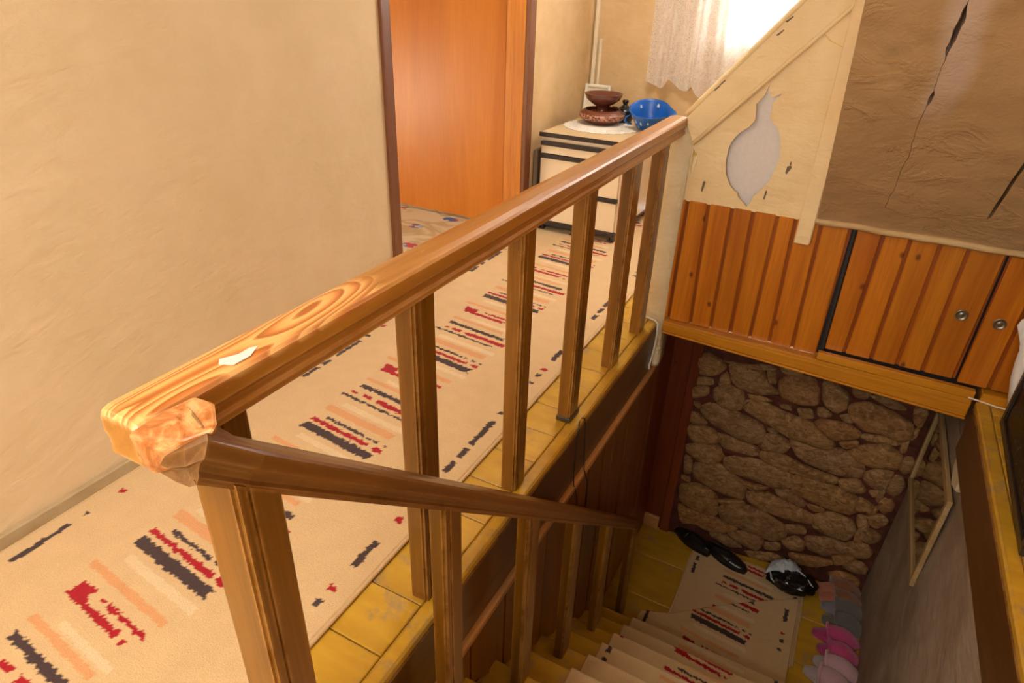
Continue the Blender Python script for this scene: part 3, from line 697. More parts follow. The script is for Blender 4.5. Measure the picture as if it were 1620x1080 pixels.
# plaster corner post
b = bmesh.new(); G = []
cs = [(-.726, 2.816), (-.70, 2.812), (-.66, 2.812), (-.634, 2.816), (-.628, 2.83), (-.628, 2.93), (-.726, 2.93)]
for j in range(41):
    z = -.255+(.905+.255)*j/40; row = []
    for i, (a, c) in enumerate(cs):
        w_ = 1+.0; row.append(b.verts.new((a+.007*nz(i*3.1, z, 0, 6)+(.0 if z > .05 else 0), min(c+.005*nz(z, i*2.3, 5, 9), 2.93), z)))
    G.append(row)
for r0, r1 in zip(G, G[1:]):
    for i in range(len(cs)): b.faces.new((r0[i], r0[(i+1) % len(cs)], r1[(i+1) % len(cs)], r1[i]))
b.faces.new(G[0][::-1]); b.faces.new(G[-1])
ps = mk('corner_post', b, M_postp, smooth=True, loc=(-.677, 2.87, -.255)); tag(ps, 'thick white painted corner post where the level handrail ends', 'post')

# ------------------------------------------------------------------ attic stair side: cream panel with urn cut-out
att = thing('attic_stair_side', (-.39, 2.83, .59), 'flaking cream painted side of the attic stairs with a vase shaped cut-out', 'stair panel')
outer = [(-.628, .592), (-.146, .592), (-.146, 1.40), (.10, 1.675), (.10, 2.5), (-.09, 1.46), (-.146, 1.40)]
outer = [(-.628, .592), (-.100, .592), (-.100, 1.41), (-.628, .845)]
urn = [(-.374, 1.088), (-.382, 1.05), (-.407, 1.015), (-.399, .957), (-.418, .925), (-.448, .902), (-.470, .870), (-.482, .836), (-.482, .78), (-.474, .733), (-.452, .690), (-.426, .665), (-.412, .66), (-.405, .640), (-.385, .625), (-.364, .609), (-.352, .632), (-.345, .660), (-.318, .692), (-.298, .730), (-.286, .774), (-.279, .82), (-.281, .849), (-.29, .89), (-.308, .931), (-.340, .960), (-.348, .974), (-.345, 1.0), (-.349, 1.025), (-.338, 1.04), (-.325, 1.052), (-.322, 1.062), (-.350, 1.045), (-.362, 1.05)]
# side hole at the left edge
hole2 = [(-.622, .815), (-.606, .80), (-.600, .765), (-.606, .725), (-.622, .700)]
def holed(outer, holes, y0, y1):
    b = bmesh.new()
    polys = [[Vector((p[0], 0, p[1])) for p in outer]]+[[Vector((p[0], 0, p[1])) for p in h] for h in holes]
    pts = [p for q in polys for p in q]
    # tessellate in xy
    tris = tessellate_polygon([[Vector((p.x, p.z, 0)) for p in q] for q in polys])
    A = [b.verts.new((p.x, y0, p.z)) for p in pts]; B = [b.verts.new((p.x, y1, p.z)) for p in pts]
    for t in tris:
        b.faces.new([A[i] for i in t]); b.faces.new([B[i] for i in t[::-1]])
    o = 0
    for q in polys:
        k = len(q)
        for i in range(k): b.faces.new((A[o+i], A[o+(i+1) % k], B[o+(i+1) % k], B[o+i]))
        o += k
    return b
mk('panel', holed(outer, [urn, hole2], 2.822, 2.836), M_cream, att)
mk('backing_board', box(-.60, -.15, 2.862, 2.872, .56, 1.08), flat('white backing board', sr(222, 214, 208), .6), att)
# sloping board and its rounded cap
mk('slope_board', prism([(-.628, .842), (-.660, .905), (-.665, .945), (.62, 2.50), (.87, 2.50)], 2.800, 2.8215, 'xz', .004), M_cream, att)
capd = Vector((1.285, 0, 1.555)).normalized()
mk('cap_moulding', tube([Vector((-.668, 2.808, .950))+capd*t_+Vector((0, .001*nz(t_, 0, 0, 5), .002*nz(t_, 3, 0, 4))) for t_ in np.arange(0, 1.9, .1)], .0125, 8), M_cream, att, smooth=True)
mk('lower_moulding', tube([Vector((-.625, 2.806, .838))+Vector((1.495, 0, 1.66)).normalized()*t_ for t_ in np.arange(0, 2.2, .2)], .009, 8), M_cream, att, smooth=True)
for (a, c, e, g_) in ((-.562, .647, -.548, .690), (-.306, .655, -.296, .690), (-.245, .770, -.225, .800), (-.236, .805, -.230, .82)):
    mk('bare_patch', prism([(a, c), (a+.006, c-.006), (e, g_-.008), (e-.004, g_), (a+.003, g_-.004)], 2.8195, 2.8215, 'xz'), flat('bare patch', sr(120, 102, 80), .8), att)
mk('yellow_screw_cap', lathe([(0, .006), (.005, .005), (.007, 0)], (0, 0, 0), 12), flat('yellow plastic', sr(205, 200, 30), .5), att, smooth=True)
o = bpy.data.objects['yellow_screw_cap']; o.location = Vector((-.6115, 2.826, .795))-Vector(att.location); o.rotation_euler = (math.pi/2, 0, 0)
for v in o.data.vertices: v.co += Vector(att.location)
for (a, c) in ((-.349, 1.318), (-.372, 1.272), (-.549, 1.085), (-.566, 1.063)):
    mk('bare_patch', prism([(a-.012, c-.010), (a-.004, c-.012), (a+.013, c+.006), (a+.012, c+.011)], 2.7985, 2.7995, 'xz'), flat('bare patch', sr(120, 102, 80), .8), att)
mk('yellow_paint_line', tube([(-.232, 2.8205, 1.285), (-.20, 2.8205, 1.255), (-.15, 2.8205, 1.235)], .0018, 5), flat('yellow paint run', sr(240, 198, 104), .5), att)
mk('batten', prism([(-.149, .503), (-.092, .503), (-.088, .515), (-.088, 2.5), (-.149, 2.5)], 2.785, 2.815, 'xz', .004), M_cream, att)

# soffit of the attic stairs (sloping ceiling)
sd = Vector((0, -.694, .72)); sn = Vector((0, -.72, -.694)); so = Vector((0, 2.80, .602))
def cr1(t):
    w_ = 0
    if .93 < t < 1.09: w_ = .0075*max(.05, math.sin((t-.93)/.16*math.pi))**.5*(.75+.6*abs(nz(t, 0, 0, 40)))
    elif .73 < t < .79: w_ = .0045*max(.05, math.sin((t-.73)/.06*math.pi))**.5
    return w_
def cr2(t): return .0045 if .20 < t < .9 else 0
xc1 = lambda t: .135+.010*nz(t, 0, 0, 7)+.003*nz(t, 2, 0, 30); xc2 = lambda t: .441+.002*nz(t, 4, 0, 6)
bm = bmesh.new(); lay = bm.verts.layers.float.new('filler'); G = []
base_x = list(np.arange(-.085, .11, .012))+['c1']+list(np.arange(.166, .418, .012))+['c2']+list(np.arange(.464, 1.61, .015))
nt = 190
for j in range(nt+1):
    t_ = 2.64*j/nt; row = []
    def add(x, push=0):
        a = .008*nz(x, t_, 2, 4)+.004*nz(x, t_, 9, 13)+.0015*nz(x, t_, 4, 40)
        if abs(x-.135) < .06: a *= .6
        v = bm.verts.new(so+Vector((x, 0, 0))+sd*t_+sn*(a-push))
        fx = max(0, 1-abs(x-.15-.05*nz(t_, 3, 0, 3))/.06) if t_ > .62 else 0
        v[lay] = min(1, fx*1.6)*min(1, max(0, (t_-.62)*5)); row.append(v)
    for x in base_x:
        if x in ('c1', 'c2'):
            w_, xc = (cr1(t_), xc1(t_)) if x == 'c1' else (cr2(t_), xc2(t_))
            on = w_ > 0
            for dx_, ps_ in ((-w_-.012, 0), (-w_-.0008, 0), (-w_-.0002, 1), (w_+.0002, 1), (w_+.0008, 0), (w_+.012, 0)): add(xc+dx_, (.09 if on else (.004+.003*nz(t_, 1, 0, 20) if (x == 'c1' and .17 < t_ < 1.25) else 0)) if ps_ else 0)
        else: add(float(x))
    G.append(row)
for r0, r1 in zip(G, G[1:]):
    for i in range(len(r0)-1): bm.faces.new((r0[i], r0[i+1], r1[i+1], r1[i]))
T0 = [bm.verts.new(v.co-sn*.07) for v in (G[0][0], G[0][-1], G[-1][-1], G[-1][0])]
bm.faces.new(T0)
bm.faces.new([T0[0]]+G[0]+[T0[1]]); bm.faces.new([T0[0]]+[r[0] for r in G]+[T0[3]]); bm.faces.new([T0[1]]+[r[-1] for r in G]+[T0[2]])
sof = struct('ceiling', bm, M_soffit, smooth=True)
sof.data.set_sharp_from_angle(angle=math.radians(40))
b = bmesh.new(); n_ = 80; G = []
for i in range(n_+1):
    x = -.088+1.69*i/n_; dz = .004*nz(x, 0, 0, 9)
    G.append([b.verts.new((x, yy+.002*nz(x, k, 1, 12), zz+dz)) for k, (yy, zz) in enumerate(((2.772, .622), (2.770, .606), (2.784, .597+.002*nz(x, 3, 0, 20)), (2.816, .596), (2.816, .625)))])
for r0, r1 in zip(G, G[1:]):
    for i in range(5): b.faces.new((r0[i], r0[(i+1) % 5], r1[(i+1) % 5], r1[i]))
b.faces.new(G[0]); b.faces.new(G[-1][::-1])
mk('plaster_rim', b, plaster('rim plaster', sr(214, 184, 136), sr(186, 150, 100), .8, rough=.6), sof, smooth=True)

# ------------------------------------------------------------------ pine cladding and cupboard over the stair head
wp = thing('wainscot', (-.29, 2.83, .0), 'orange pine wainscot boards left of the dark gap, above the beam', 'wood panel')
ex_ = [(-.630, -.634), (-.603, -.606), (-.514, -.50), (-.413, -.406), (-.327, -.315), (-.229, -.228), (-.157, -.142), (-.060, -.045), (.049, .060)]
for (t0, b0), (t1, b1) in zip(ex_, ex_[1:]):
    zb0 = .018 + random.uniform(-.003, .003)
    dy = random.choice((0, .002, .004))
    p = [(b0+.0008, zb0), (b1-.0115, zb0), (t1-.0115, .596), (t0+.0008, .596)]
    mk('plank', prism(p, 2.8205-dy, 2.8285, 'xz', .004), M_panel, wp)
mk('backing', box(-.627, .048, 2.829, 2.8375, .024, .592), M_tongue, wp)
mk('backing', box(.046, 1.60, 2.852, 2.859, -.02, .66), M_dark, wp)  # dark sheet added to stop light leaking through the board gaps
mk('metal_strip', prism([(.0625, .022), (.0745, .022), (.0645, .592), (.0525, .592)], 2.826, 2.85, 'xz', .001), flat('dark channel', sr(40, 34, 32), .7), wp)
cup = thing('cupboard', (.7, 2.84, .0), 'pine boarded cupboard with two sliding doors under the slanting brown soffit', 'cupboard')
def cdoor(edges_, yf, pullx):
    d_ = mk('sliding_door', box(edges_[0][1]+.001, edges_[-1][1]-.001, yf+.009, yf+.0175, .058, .592), M_tongue, cup)
    for (t0, b0), (t1, b1) in zip(edges_, edges_[1:]):
        mk('plank', prism([(b0+.0012, .055), (b1-.0115, .055), (t1-.0115, .594), (t0+.0012, .594)], yf-random.choice((0, .0015)), yf+.0085, 'xz', .004), M_panel, d_)
    R0 = lathe([(.0225, 0), (.0225, .003), (.020, .0045), (.0175, .003), (.0165, .0005), (.009, .0012), (.006, .0028), (0, .003)], (0, 0, 0), 28)
    bmesh.ops.transform(R0, matrix=Matrix.Translation((pullx, yf-.0016, .331)) @ Matrix.Rotation(math.pi/2, 4, 'X'), verts=R0.verts)
    q = mk('ring_pull', R0, flat('aged nickel', sr(150, 142, 120), .32, .85, bs=120), d_, smooth=True); q['label'] = 'round recessed metal finger pull'
    return d_
cdoor([(.068, .076), (.167, .159), (.261, .263), (.361, .361), (.454, .454), (.574, .567)], 2.818, .503)
cdoor([(.578, .571), (.690, .685), (.79, .785), (.89, .885), (.99, .985), (1.09, 1.085)], 2.803, .626)
mk('end_panel', box(1.093, 1.598, 2.803, 2.83, .02, .592, .002), M_panel, cup)
bmx = thing('lintel_beam', (.0, 2.80, -.05), 'golden varnished lintel beam over the opening to the lower landing', 'beam')
mk('beam', prism([(-.624, .019), (.640, .010), (.642, -.077), (-.624, -.030)], 2.778, 2.86, 'xz', .003), M_beam, bmx)
mk('bottom_bead', prism([(-.624, -.0305), (.642, -.0775), (.642, -.088), (-.624, -.040)], 2.772, 2.80, 'xz', .003), M_beam, bmx)
mk('door_track', prism([(.056, .022), (.640, .012), (.640, .047), (.056, .0545)], 2.768, 2.80, 'xz', .003), M_beam, bmx)
mk('groove_bead', prism([(-.624, .006), (.641, -.010), (.641, -.016), (-.624, .001)], 2.7755, 2.779, 'xz', .001), M_beam, bmx)
mk('sill_board', box(.662, 1.598, 2.775, 2.86, -.02, .046, .003), M_beam, bmx)

# ------------------------------------------------------------------ things on the landing
# cabinet
M_cab = flat('cream laminate', sr(236, 214, 182), .4, bs=5)
M_cabtop = flat('beige laminate top', sr(222, 196, 150), .25, bs=5, spec=.6)
M_blk = flat('dark plastic grip', sr(48, 38, 34), .4)
ca = thing('drawer_cabinet', (-1.468, 3.95, .012), 'cream drawer cabinet on castors with dark grip strips at end of landing', 'cabinet')
X0, X1, Y0, Y1 = -1.735, -1.20, 3.66, 4.40
mk('carcass', box(X0, X1, Y0+.022, Y1, .075, .598, .003), M_cab, ca)
mk('top_panel', box(X0-.004, X1+.004, Y0+.006, Y1+.01, .5985, .620, .003), M_cabtop, ca)
mk('edge_strip', box(X0-.006, X1+.006, Y0-.004, Y0+.0055, .597, .622, .002), M_blk, ca)
for z0, z1, grip in ((.500, .572, 'p'), (.290, .497, 'd'), (.082, .287, 'd')):
    dr = mk('drawer', box(X0+.012, X1-.012, Y0, Y0+.0215, z0, z1-.026, .002), M_cab, ca)
    mk('grip_strip', box(X0+.008, X1-.008, Y0-.008, Y0+.0215, z1-.0255, z1, .004), M_blk, dr)
mk('base_strip', box(X0+.004, X1-.004, Y0-.006, Y0+.0215, .050, .0815, .004), M_blk, ca)
mk('base', box(X0+.01, X1-.01, Y0+.03, Y1-.02, .05, .0745), M_blk, ca)
for cx, cy in ((X0+.03, Y0+.03), (X1-.03, Y0+.03), (X0+.03, Y1-.05), (X1-.03, Y1-.05)):
    cst = mk('castor', box(cx-.012, cx+.012, cy-.012, cy+.012, .036, .0495, .003), M_blk, ca)
    for s_ in (-1, 1):
        mk('wheel', tube([(cx+s_*.005, cy-.004, .035), (cx+s_*.020, cy-.004, .035)], .0215, 16), M_blk, cst, smooth=False)
# dark strip leaning behind cabinet corner
o = mk('floor_pipe_cover', box(-1.796, -1.765, 3.70, 3.84, 0.001, .50, .006), flat('grey board', sr(120, 104, 84), .7, bs=30), loc=(-1.78, 3.77, .001))
tag(o, 'narrow grey board standing between doorway and drawer cabinet', 'board')
# doily
b = bmesh.new(); n_ = 96; G = []
zt_ = .6212
for rr_ in (0.0001, .06, .12, .165, .19, .205, .22):
    ring = []
    for k in range(n_):
        a = 2*math.pi*k/n_; w_ = 1+(.045*abs(math.sin(a*12)) if rr_ > .2 else 0)
        ring.append(b.verts.new((-1.49+rr_*1.05*w_*math.cos(a), 4.035+rr_*w_*math.sin(a), zt_+.002+(.0012 if k % 2 else 0)*(rr_ > .15))))
    G.append(ring)
for r0, r1 in zip(G, G[1:]):
    for k in range(n_): b.faces.new((r0[k], r0[(k+1) % n_], r1[(k+1) % n_], r1[k]))
ext = bmesh.ops.extrude_face_region(b, geom=b.faces[:]); 
for v in [e for e in ext['geom'] if isinstance(e, bmesh.types.BMVert)]: v.co.z -= .0018
def m_lace(name, col, dens=.5, sc=120, trans=False):
    t = NT(name)
    vo = t.n('ShaderNodeTexVoronoi'); t.l(t.coord((sc, sc, sc), False), vo.inputs['Vector']); vo.inputs['Scale'].default_value = 1
    m = t.gray(vo.outputs['Distance'], .30, .36, 0, 1)
    return t, m
t, m = m_lace('crocheted lace', None, sc=75)
gm = t.n('ShaderNodeTexCoord'); ln = t.n('ShaderNodeVectorMath', operation='LENGTH'); t.l(gm.outputs['Object'], ln.inputs[0])
edge_ = t.gray(ln.outputs['Value'], .125, .14)
t.setin(t.p, 'Alpha', t.math('SUBTRACT', 1, t.math('MULTIPLY', t.math('SUBTRACT', 1, m), edge_)))
M_doily = t.out(sr(244, 236, 222), .9, t.bump(m, .4, .003), .1)
o = mk('doily', b, M_doily, loc=(-1.49, 4.035, zt_)); tag(o, 'round white crocheted doily on top of the drawer cabinet', 'doily')
# brown bowl
t = NT('brown glazed ceramic with carved band')
tc = t.n('ShaderNodeTexCoord'); sxx = t.n('ShaderNodeSeparateXYZ'); t.l(tc.outputs['Object'], sxx.inputs[0])
bandm = t.math('MULTIPLY', t.gray(sxx.outputs[2], .028, .034), t.gray(sxx.outputs[2], .062, .068, 1, 0))
n2 = t.noise(t.coord((70, 70, 70), False), 1, 5, .7)
col = t.mix(t.math('MULTIPLY', bandm, t.gray(n2, .42, .58)), sr(104, 50, 30), sr(196, 140, 112))
M_bowl = t.out(col, .22, t.bump(t.math('MULTIPLY', n2, bandm), .8, .006), .6)
M_brown = flat('brown glaze', sr(104, 56, 42), .15, bs=14, spec=.7)
bc = (-1.53, 4.14, .6232)
b = lathe([(0, 0), (.085, 0), (.095, .006), (.135, .030), (.150, .045), (.148, .058), (.128, .078), (.116, .088), (.112, .090), (.108, .087), (.118, .074), (.132, .056), (.128, .040), (.09, .014), (0, .010)], bc, 56)
o = mk('bowl', b, M_bowl, smooth=True, loc=bc); tag(o, 'wide brown ceramic bowl with carved band sitting on the doily', 'bowl')
dc = (-1.53, 4.14, .6345)
b = lathe([(0, 0), (.060, 0), (.066, .005), (.056, .030), (.042, .066), (.038, .086), (.042, .096), (.074, .114), (.106, .138), (.120, .168), (.122, .173), (.118, .174), (.100, .148), (.065, .128), (.02, .120), (0, .119)], dc, 56)
o = mk('footed_dish', b, M_brown, smooth=True, loc=dc); tag(o, 'glossy brown footed dish standing inside the wide bowl', 'dish')
# leaning white frame
fr_ = thing('picture_frame', (-1.70, 4.45, .6215), 'small white picture frame leaning in the corner behind the bowl', 'frame')
def lean(bm_, deg=8, piv=(0, 4.44, .622)):
    bmesh.ops.transform(bm_, matrix=Matrix.Translation(piv) @ Matrix.Rotation(-math.radians(deg), 4, 'X') @ Matrix.Translation(-Vector(piv)), verts=bm_.verts); return bm_
M_wf = flat('white frame paint', sr(240, 234, 215), .4)
fx0, fx1, fz0, fz1 = -1.785, -1.60, .623, .815
for q in ((fx0, fx0+.02, fz0, fz1), (fx1-.02, fx1, fz0, fz1), (fx0+.0205, fx1-.0205, fz1-.02, fz1), (fx0+.0205, fx1-.0205, fz0, fz0+.02)):
    mk('frame_rail', lean(box(q[0], q[1], 4.425, 4.445, q[2], q[3], .003)), M_wf, fr_)
mk('picture', lean(box(fx0+.02, fx1-.02, 4.434, 4.440, fz0+.02, fz1-.02)), flat('faded print', sr(226, 216, 190), .7, bs=20), fr_)
b = bmesh.new(); 
ld = thing('black_teapot', (-1.425, 4.28, .6232), 'small black pot half hidden behind the brown bowl', 'pot')
mk('body', lathe([(0, 0), (.045, 0), (.052, .010), (.062, .045), (.058, .075), (.040, .092), (0, .096)], (-1.425, 4.28, .6232), 32), flat('black enamel', sr(22, 22, 22), .25, spec=.7), ld, smooth=True)
mk('lid_knob', lathe([(.030, 0), (.026, .006), (.014, .010), (.014, .018), (.022, .034), (.018, .044), (0, .046)], (-1.427, 4.28, .717), 24), flat('black enamel knob', sr(26, 24, 24), .25), ld, smooth=True)
mk('handle', tube([(-1.478, 4.28, .705), (-1.51, 4.28, .708), (-1.525, 4.28, .685), (-1.515, 4.28, .655), (-1.482, 4.28, .645)], .008, 8), flat('black handle', sr(20, 20, 20), .4), ld, smooth=True)
# blue basket: tapered open tub with a pouring lip, leaning towards the room
hb = thing('blue_basket', (-1.215, 4.13, .6232), 'blue plastic basket with small white cut-outs standing beside the brown bowl', 'basket')
M_blue = flat('blue plastic', sr(20, 92, 176), .3, bs=8, spec=.5)
MT = Matrix.Translation((-1.215, 4.13, .642)) @ Matrix.Rotation(math.radians(14), 4, 'X') @ Matrix.Rotation(math.radians(3), 4, 'Y')
def bk(r_, z, a):
    lip = max(0, math.cos(a+.15))**14*.045*max(0, z/.115)**3
    return Vector(((r_+lip)*math.cos(a), (r_+lip)*math.sin(a), z+.010*math.sin(a)*(z/.115)))
bprof = [(.0005, 0), (.06, 0), (.072, .004), (.078, .012), (.094, .05), (.108, .085), (.118, .108), (.124, .114), (.126, .118), (.122, .118), (.115, .109), (.104, .085), (.090, .05), (.074, .014), (.06, .005), (.0005, .004)]
b = bmesh.new(); mm_ = 56
G = [[b.verts.new(bk(r_, z, 2*math.pi*k/mm_)) for k in range(mm_)] for r_, z in bprof]
for r0, r1 in zip(G, G[1:]):
    for k in range(mm_): b.faces.new((r0[k], r0[(k+1) % mm_], r1[(k+1) % mm_], r1[k]))
bmesh.ops.transform(b, matrix=MT, verts=b.verts)
lift = .6235-min(v.co.z for v in b.verts); bmesh.ops.translate(b, vec=(0, 0, lift), verts=b.verts)
mk('shell', b, M_blue, hb, smooth=True)
M_cut = flat('white showing through', sr(215, 222, 226), .5)
def cut(az, z, w_, h_, inside):
    r_ = np.interp(z, [.012, .05, .085, .108], [.078, .094, .108, .118])-(.0035 if inside else 0)
    sgn = -1 if inside else 1
    c = bk(r_, z, az)+Vector((math.cos(az), math.sin(az), 0))*sgn*.0012
    tx_ = Vector((-math.sin(az), math.cos(az), 0)); tz_ = (bk(r_+.012, z+.03, az)-bk(r_, z, az)).normalized(); n_ = Vector((math.cos(az), math.sin(az), -.3)).normalized()*sgn
    q = bmesh.new(); A = [q.verts.new(c+tx_*u+tz_*v) for u, v in ((-w_, -h_), (w_, -h_), (w_*.7, h_*.5), (0, h_), (-w_*.7, h_*.5))]; B = [q.verts.new(v.co-n_*.002) for v in A]
    q.faces.new(A); q.faces.new(B[::-1])
    for i in range(5): q.faces.new((A[i], A[(i+1) % 5], B[(i+1) % 5], B[i]))
    bmesh.ops.transform(q, matrix=MT, verts=q.verts); bmesh.ops.translate(q, vec=(0, 0, lift), verts=q.verts); return q
for az, z, w_, h_, ins in ((2.4, .088, .007, .011, True), (1.35, .092, .009, .011, True), (-2.15, .066, .005, .013, False), (-1.75, .062, .006, .014, False), (-2.0, .028, .004, .008, False), (-2.6, .08, .005, .010, False), (-1.3, .07, .005, .010, False)):
    mk('cut_out', cut(az, z, w_, h_, ins), M_cut, hb)
kb = bmesh.new(); tube([(-1.325, 4.11, .70), (-1.350, 4.095, .690), (-1.358, 4.09, .665), (-1.335, 4.10, .648), (-1.312, 4.10, .650)], .006, 8, bm=kb)
mk('handle', kb, M_blue, hb, smooth=True)
# conduits in the corner
M_con = flat('cream conduit', sr(232, 216, 184), .5)
o = mk('cable_conduit', box(-1.785, -1.760, 4.535, 4.559, .62, 2.49, .002), M_con); tag(o, 'tall cream cable conduit running up the corner behind the cabinet', 'conduit')
o = mk('cable_conduit', box(-1.745, -1.727, 4.545, 4.559, .62, 1.09, .002), M_con); tag(o, 'short cream cable conduit beside the tall one in the corner', 'conduit')

# lace curtain
def m_curtain():
    t = NT('lace curtain')
    c = t.coord((1, 1, 1), False)
    vo = t.n('ShaderNodeTexVoronoi'); t.l(t.coord((150, 20, 150), False), vo.inputs['Vector']); vo.inputs['Scale'].default_value = 1
    net = t.gray(vo.outputs['Distance'], .25, .45, .7, 1)
    fl_ = t.noise(t.coord((26, 4, 13), False), 1, 3, .5, 1.2)
    flo = t.gray(fl_, .52, .58, 0, 1)
    dens = t.math('MAXIMUM', t.math('MULTIPLY', net, .93), t.math('MULTIPLY', flo, .98))
    df = t.n('ShaderNodeBsdfDiffuse'); df.inputs[0].default_value = sr(246, 240, 232)
    tl = t.n('ShaderNodeBsdfTranslucent'); tl.inputs[0].default_value = sr(250, 246, 240)
    mx = t.n('ShaderNodeMixShader'); mx.inputs[0].default_value = .5; t.l(df.outputs[0], mx.inputs[1]); t.l(tl.outputs[0], mx.inputs[2])
    tp = t.n('ShaderNodeBsdfTransparent'); m2 = t.n('ShaderNodeMixShader'); t.l(dens, m2.inputs[0]); t.l(tp.outputs[0], m2.inputs[1]); t.l(mx.outputs[0], m2.inputs[2])
    t.l(m2.outputs[0], t.n('ShaderNodeOutputMaterial').inputs[0]); t.t.nodes.remove(t.t.nodes['Material Output']); return t.m
b = bmesh.new(); G = []
nx_, nz_ = 260, 60
for j in range(nz_+1):
    row = []
    for i in range(nx_+1):
        u = i/nx_; x = -1.355+1.75*u
        sc_ = .030*abs(math.sin((x+1.355)*math.pi/.155))**.7+.035*max(0, math.sin((x+1.36)*7.5))
        zb_ = .800+sc_ if False else .800+.055*(1-abs(math.sin((x+1.355)*math.pi/.15)))+.03*math.sin(x*9)
        z = zb_+(2.34-zb_)*j/nz_
        amp = .024; yy = 4.485+amp*math.sin(x*38+1.5*math.sin(x*9)+.25*math.sin(z*3))+.008*math.sin(x*90+z)
        row.append(b.verts.new((x+.012*math.sin(x*38)*(1-j/nz_), yy, z)))
    G.append(row)
for j in range(nz_):
    for i in range(nx_): b.faces.new((G[j][i], G[j][i+1], G[j+1][i+1], G[j+1][i]))
cu = thing('lace_curtain', (-.48, 4.49, .80), 'sheer white lace curtain with scalloped hem hanging over the window', 'curtain')
mk('cloth', b, m_curtain(), cu, smooth=True)
mk('curtain_rod', tube([(-1.42, 4.49, 2.345), (.44, 4.49, 2.345)], .010, 10), M_white, cu, smooth=True)
for x in (-1.40, .42): mk('bracket', box(x-.01, x+.01, 4.49, 4.558, 2.335, 2.355, .002), M_white, cu)

# cords
o = mk('hanging_string', tube([(-.652, 1.83, .020), (-.648, 1.815, .012), (-.645, 1.80, -.03), (-.646, 1.80, -.20), (-.643, 1.81, -.27), (-.634, 1.83, -.33), (-.634, 1.845, -.42)], .0022, 6), M_dark, smooth=True)
tag(o, 'thin black string hanging from the taped baluster, shorter strand', 'string', 'black strings')
o = mk('hanging_string', tube([(-.652, 1.85, .020), (-.646, 1.865, .012), (-.643, 1.87, -.02), (-.642, 1.88, -.12), (-.640, 1.90, -.25), (-.632, 1.93, -.33), (-.634, 1.95, -.45), (-.64, 1.975, -.53), (-.62, 2.01, -.545)], .0026, 6), M_dark, smooth=True)
tag(o, 'thin black string hanging from the taped baluster, longer strand reaching the lower rail', 'string', 'black strings')
M_cable = flat('white cable', sr(232, 222, 205), .5)
o = mk('white_cable', tube([(-.745, 2.80, .05), (-.735, 2.805, .012), (-.70, 2.800, .008), (-.665, 2.790, .008), (-.648, 2.782, -.004), (-.644, 2.780, -.06), (-.646, 2.775, -.14), (-.652, 2.76, -.21), (-.648, 2.74, -.235)], .0055, 8), M_cable, smooth=True)
tag(o, 'white painted cable bending over the floor edge below the corner post', 'cable')
o = mk('white_cable', tube([(.62, 2.762, .020), (.655, 2.765, .016), (.72, 2.760, .010), (.80, 2.765, .009), (.90, 2.76, .012)], .0035, 6), M_cable, smooth=True)
tag(o, 'thin white cable lying along the cupboard foot on the right landing', 'cable')

# dark framed panel standing on the right landing with a white cloth over its corner
pf = thing('framed_panel', (.72, 2.28, .001), 'black framed dark glass panel standing on the right landing, cut off by picture edge', 'frame')
Mfr = flat('black frame', sr(52, 42, 34), .35)
def lx(bm_):
    return bm_
def PX(y): return .693+(y-1.89)*.036
for q in ((1.89, 2.66, .001, .03), (1.89, 2.66, .83, .86)):
    mk('frame_rail', prism([(PX(q[0]), q[0]), (PX(q[1]), q[1]), (PX(q[1])+.025, q[1]), (PX(q[0])+.025, q[0])], q[2]+.001, q[3], 'xy', .002), Mfr, pf)
for ya, yb in ((1.89, 1.92), (2.63, 2.66)):
    mk('frame_stile', prism([(PX(ya), ya), (PX(yb), yb), (PX(yb)+.025, yb), (PX(ya)+.025, ya)], .0305, .8295, 'xy', .002), Mfr, pf)
t = NT('dark speckled glass')
n_g = t.noise(t.coord((60, 60, 60), False), 1, 3, .6)
M_gl = t.out(t.ramp(n_g, [(.60, sr(12, 12, 14)), (.66, sr(120, 116, 120)), (.70, sr(14, 14, 16))]), .4, None, .25)  # grey specks put reflections into the glass colour
mk('glass', prism([(PX(1.92)+.008, 1.92), (PX(2.63)+.008, 2.63), (PX(2.63)+.016, 2.63), (PX(1.92)+.016, 1.92)], .03, .83, 'xy'), M_gl, pf)

def cloth():
    b = bmesh.new(); G = []
    for j in range(15):
        s_ = j/14; row = []
        for i in range(9):
            u = i/8
            z = .425-.40*s_-.02*(1-u)*(s_ < .1)
            xl = float(np.interp(z, [.02, .17, .30, .385, .43], [.745, .708, .692, .650, .672]))
            yy = 2.70+.012*math.sin(i*1.6+s_*3)
            x = xl+u*.13
            row.append(b.verts.new((x, yy+.006*nz(i, j, 3, .9), z)))
        G.append(row)
    for r0, r1 in zip(G, G[1:]):
        for i in range(8): b.faces.new((r0[i], r0[i+1], r1[i+1], r1[i]))
    return b
o = mk('white_cloth', cloth(), flat('white cotton', sr(235, 228, 222), .9, bump=.3, bs=30), smooth=True); md = o.modifiers.new('s', 'SOLIDIFY'); md.thickness = .006
tag(o, 'crumpled white cloth hanging behind the black framed panel at right edge', 'cloth')

